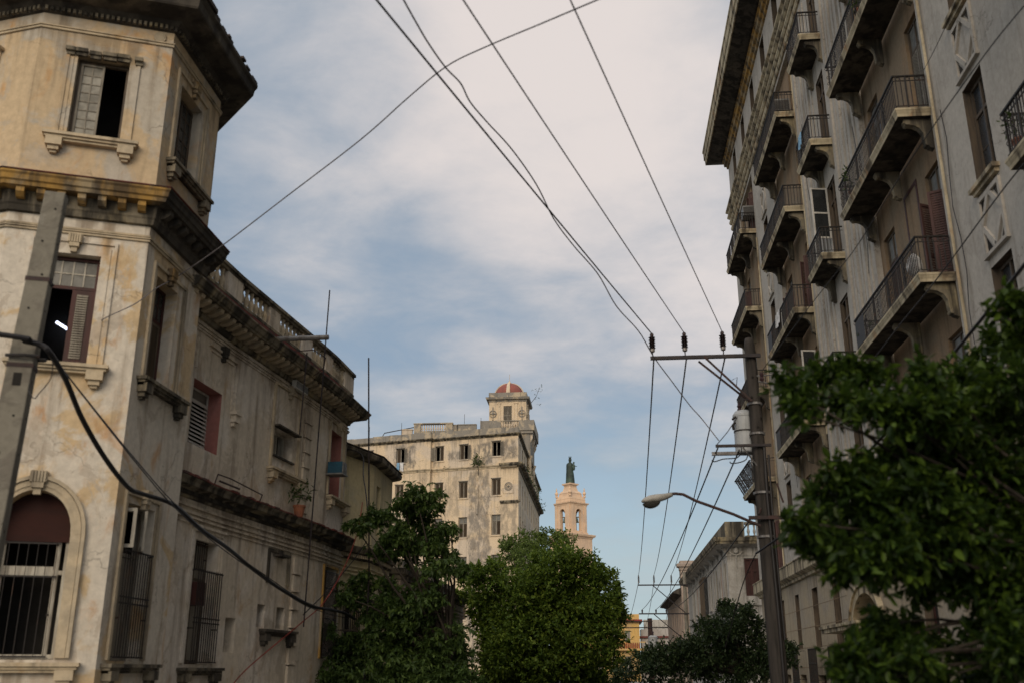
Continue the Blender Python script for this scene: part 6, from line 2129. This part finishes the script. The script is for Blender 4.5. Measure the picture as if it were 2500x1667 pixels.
# ------------------------------------------------------------------ trees
# umbrella-leaved street tree on the left
TY, TM = 24.5, .0104
lst = [(900, 150, 95), (1010, 205, 90), (830, 225, 85), (690, 310, 60), (610, 310, 75), (490, 365, 50), (560, 380, 50), (910, 300, 110), (800, 400, 80), (760, 470, 110), (1060, 420, 100), (1000, 510, 120), (1140, 385, 50), (1180, 640, 75), (880, 560, 90), (1030, 660, 95), (690, 540, 75), (1120, 560, 60), (540, 710, 50), (500, 800, 95), (680, 770, 75), (430, 850, 50), (640, 940, 130), (900, 840, 130), (830, 980, 150), (1005, 880, 85), (1045, 1010, 100), (260, 1070, 80), (190, 1250, 70), (330, 1180, 100), (480, 1140, 80), (460, 1290, 150), (700, 1150, 150), (900, 1200, 170), (1050, 1150, 150), (1120, 1170, 85), (1195, 1310, 110), (750, 1370, 180), (1000, 1370, 180), (350, 1400, 120), (560, 1460, 160), (900, 1480, 180), (1180, 1440, 130)]
bl = [(x, y, z, r * 1.12) for x, y, z, r in px_blobs(lst, 688, 1150, 2.767, TY, TM, .9, 3)]
tree('umbrella_tree', 'leafy tree with drooping umbrella leaves before the ochre house and the domed house', (-4.1, TY, 0), bl, bl[:36], (115, .16, .06, 'leaf_umbrella'), 21, r0=.11, trunk_top=(-3.7, TY, 1.9), m=7, kind='palmate', droop=.55, shell=.3, squash=.75, jit=.25, sat=4)
# dense round tree in the middle
TY, TM = 44.0, .0187
lst = [(1850, 660, 190), (1620, 770, 180), (2040, 710, 150), (1390, 690, 120), (1310, 640, 60), (1345, 850, 100), (1270, 790, 55), (1600, 900, 280), (1900, 850, 280), (2130, 850, 150), (2230, 900, 90), (1540, 1050, 200), (1750, 1150, 320), (2050, 1100, 240), (2190, 1080, 100), (1565, 1300, 240), (1850, 1350, 300), (2080, 1310, 150), (1890, 500, 70), (2000, 590, 80), (2090, 565, 55), (2200, 690, 70), (2240, 800, 60), (1460, 600, 60), (1420, 950, 80), (1430, 1180, 90), (1600, 1440, 250), (1950, 1450, 200), (1300, 930, 40), (2270, 880, 40), (1750, 570, 70), (2150, 640, 45), (1960, 520, 45), (2290, 960, 45), (1240, 700, 45), (1190, 800, 40)]
bl = px_blobs(lst, 688, 1164, 2.767, TY, TM, 1.6, 4)
tree('dense_tree', 'broad dense dark green round tree in the middle below the church tower', (-2.0, TY, 0), bl, [bl[i] for i in (0, 1, 2, 3, 7, 8, 9, 11, 13, 15)], (75, .19, .10, 'leaf_dense'), 22, r0=.24, trunk_top=(-1.6, TY, 2.2), m=6, droop=.2, shell=.55, sat=5, jit=.16)
TY, TM = 49.0, .0208
lst = [(1600, 490, 110), (1530, 480, 60), (1690, 460, 80), (1830, 450, 90), (1920, 440, 60), (1560, 560, 90), (1660, 570, 110), (1760, 500, 70), (1740, 430, 40), (1870, 420, 45)]
bl = px_blobs(lst, 688, 1154, 2.767, TY, TM, 1.2, 5)
tree('pale_tree', 'thin pale yellow green tree top rising behind the dense round tree', (-3.4, TY, 0), bl, [bl[i] for i in (0, 1, 2, 3, 5, 6)], (75, .17, .08, 'leaf_pale'), 23, r0=.15, trunk_top=(-3.6, TY, 4.4), m=5, droop=.2, shell=.25, sat=3)
# small-leaved tree behind the pole
TY, TM = 36.0, .0153
lst = [(1080, 950, 60), (1040, 930, 40), (1200, 985, 80), (1280, 960, 40), (1100, 1080, 130), (1290, 1100, 120), (950, 1150, 110), (880, 1090, 50), (1000, 1300, 180), (1250, 1300, 200), (780, 1260, 100), (700, 1270, 50), (820, 1400, 160), (600, 1350, 120), (500, 1310, 80), (400, 1340, 60), (380, 1450, 100), (600, 1500, 150), (1100, 1480, 200), (1350, 1450, 150), (250, 1510, 80), (180, 1530, 50), (1600, 1290, 60), (1620, 1270, 45), (1560, 1350, 60), (1500, 1400, 90), (1540, 1240, 30)]
bl = [(x, y, z, r * 1.12) for x, y, z, r in px_blobs(lst, 1450, 1200, 3.358, TY, TM, 1.3, 6)]
tree('street_tree', 'dark small leaved street tree spreading behind the weathered pole', (4.6, TY, 0), bl, [bl[i] for i in (0, 2, 4, 5, 6, 8, 10, 13, 15, 20, 22)], (150, .13, .06, 'leaf_street'), 24, r0=.17, trunk_top=(4.6, TY, 1.6), m=6, droop=.15, shell=.45, sat=4)
# near tree on the right
TY, TM = 9.0, .0040
lst = [(1915, 930, 32), (1940, 960, 35), (1985, 925, 45), (1960, 1010, 28), (2055, 905, 42), (2060, 975, 55), (2130, 990, 55), (2120, 930, 55), (2190, 1010, 55), (2250, 960, 55), (2300, 1010, 80), (2265, 905, 32), (2220, 1080, 50), (2330, 930, 45),
       (2480, 750, 50), (2500, 830, 70), (2440, 830, 40), (2400, 900, 50), (2370, 960, 65), (2420, 1000, 85), (2490, 1000, 90), (2490, 920, 70),
       (1985, 1230, 40), (2050, 1200, 65), (2100, 1150, 55), (1955, 1275, 35), (2000, 1310, 60), (2080, 1280, 85), (2150, 1220, 85), (2200, 1150, 80), (2280, 1120, 105), (2380, 1120, 115), (2470, 1150, 100), (2100, 1360, 70), (2180, 1340, 95), (2280, 1280, 130), (2400, 1280, 140), (2490, 1300, 100), (2050, 1400, 35), (2250, 1410, 60), (2330, 1400, 80), (2430, 1420, 80), (2360, 1200, 110), (2500, 1240, 90),
       (2085, 1620, 50), (2130, 1575, 65), (2180, 1620, 80), (2220, 1540, 45), (2150, 1520, 32), (2120, 1670, 75), (2370, 1660, 35), (2470, 1600, 60), (2280, 1660, 40), (2490, 1500, 50), (2240, 1600, 45), (2410, 1525, 55), (2480, 1570, 65), (2335, 1585, 42), (2440, 1660, 55)]
bl = [(x, y, z, r * .86) for x, y, z, r in px_blobs(lst, 0, 0, 1.0, TY, TM, .8, 7)]
tree('broadleaf_tree', 'near broadleaf tree with glossy leaves filling the lower right corner', (4.9, TY, 0), bl, bl, (390, .105, .05, 'leaf_near'), 25, r0=.075, trunk_top=(5.2, TY + .3, 1.9), m=6, droop=.35, shell=.4, six=True, jit=.2, sat=4)

# plants on ledges and balconies
w0 = WG.P(5.95, .22, 4.83)
potted(w0.x, w0.y, w0.z, 'bushy potted plant on the dark ledge of the curved house', .62, 31)
potted(6.93, 24.6, 13.46, 'leafy plant in a clay pot on the middle near wide balcony', .6, 32)
potted(6.93, 25.1, 9.54, 'small plant in a clay pot at the far end of the lowest near wide balcony', .5, 33)
potted(6.95, 15.0, 9.54, 'small plant in a clay pot on the balcony cut by the right picture edge', .45, 35)
potted(6.93, 22.0, 17.28, 'hanging green plant in a clay pot on the topmost near wide balcony', .7, 34)
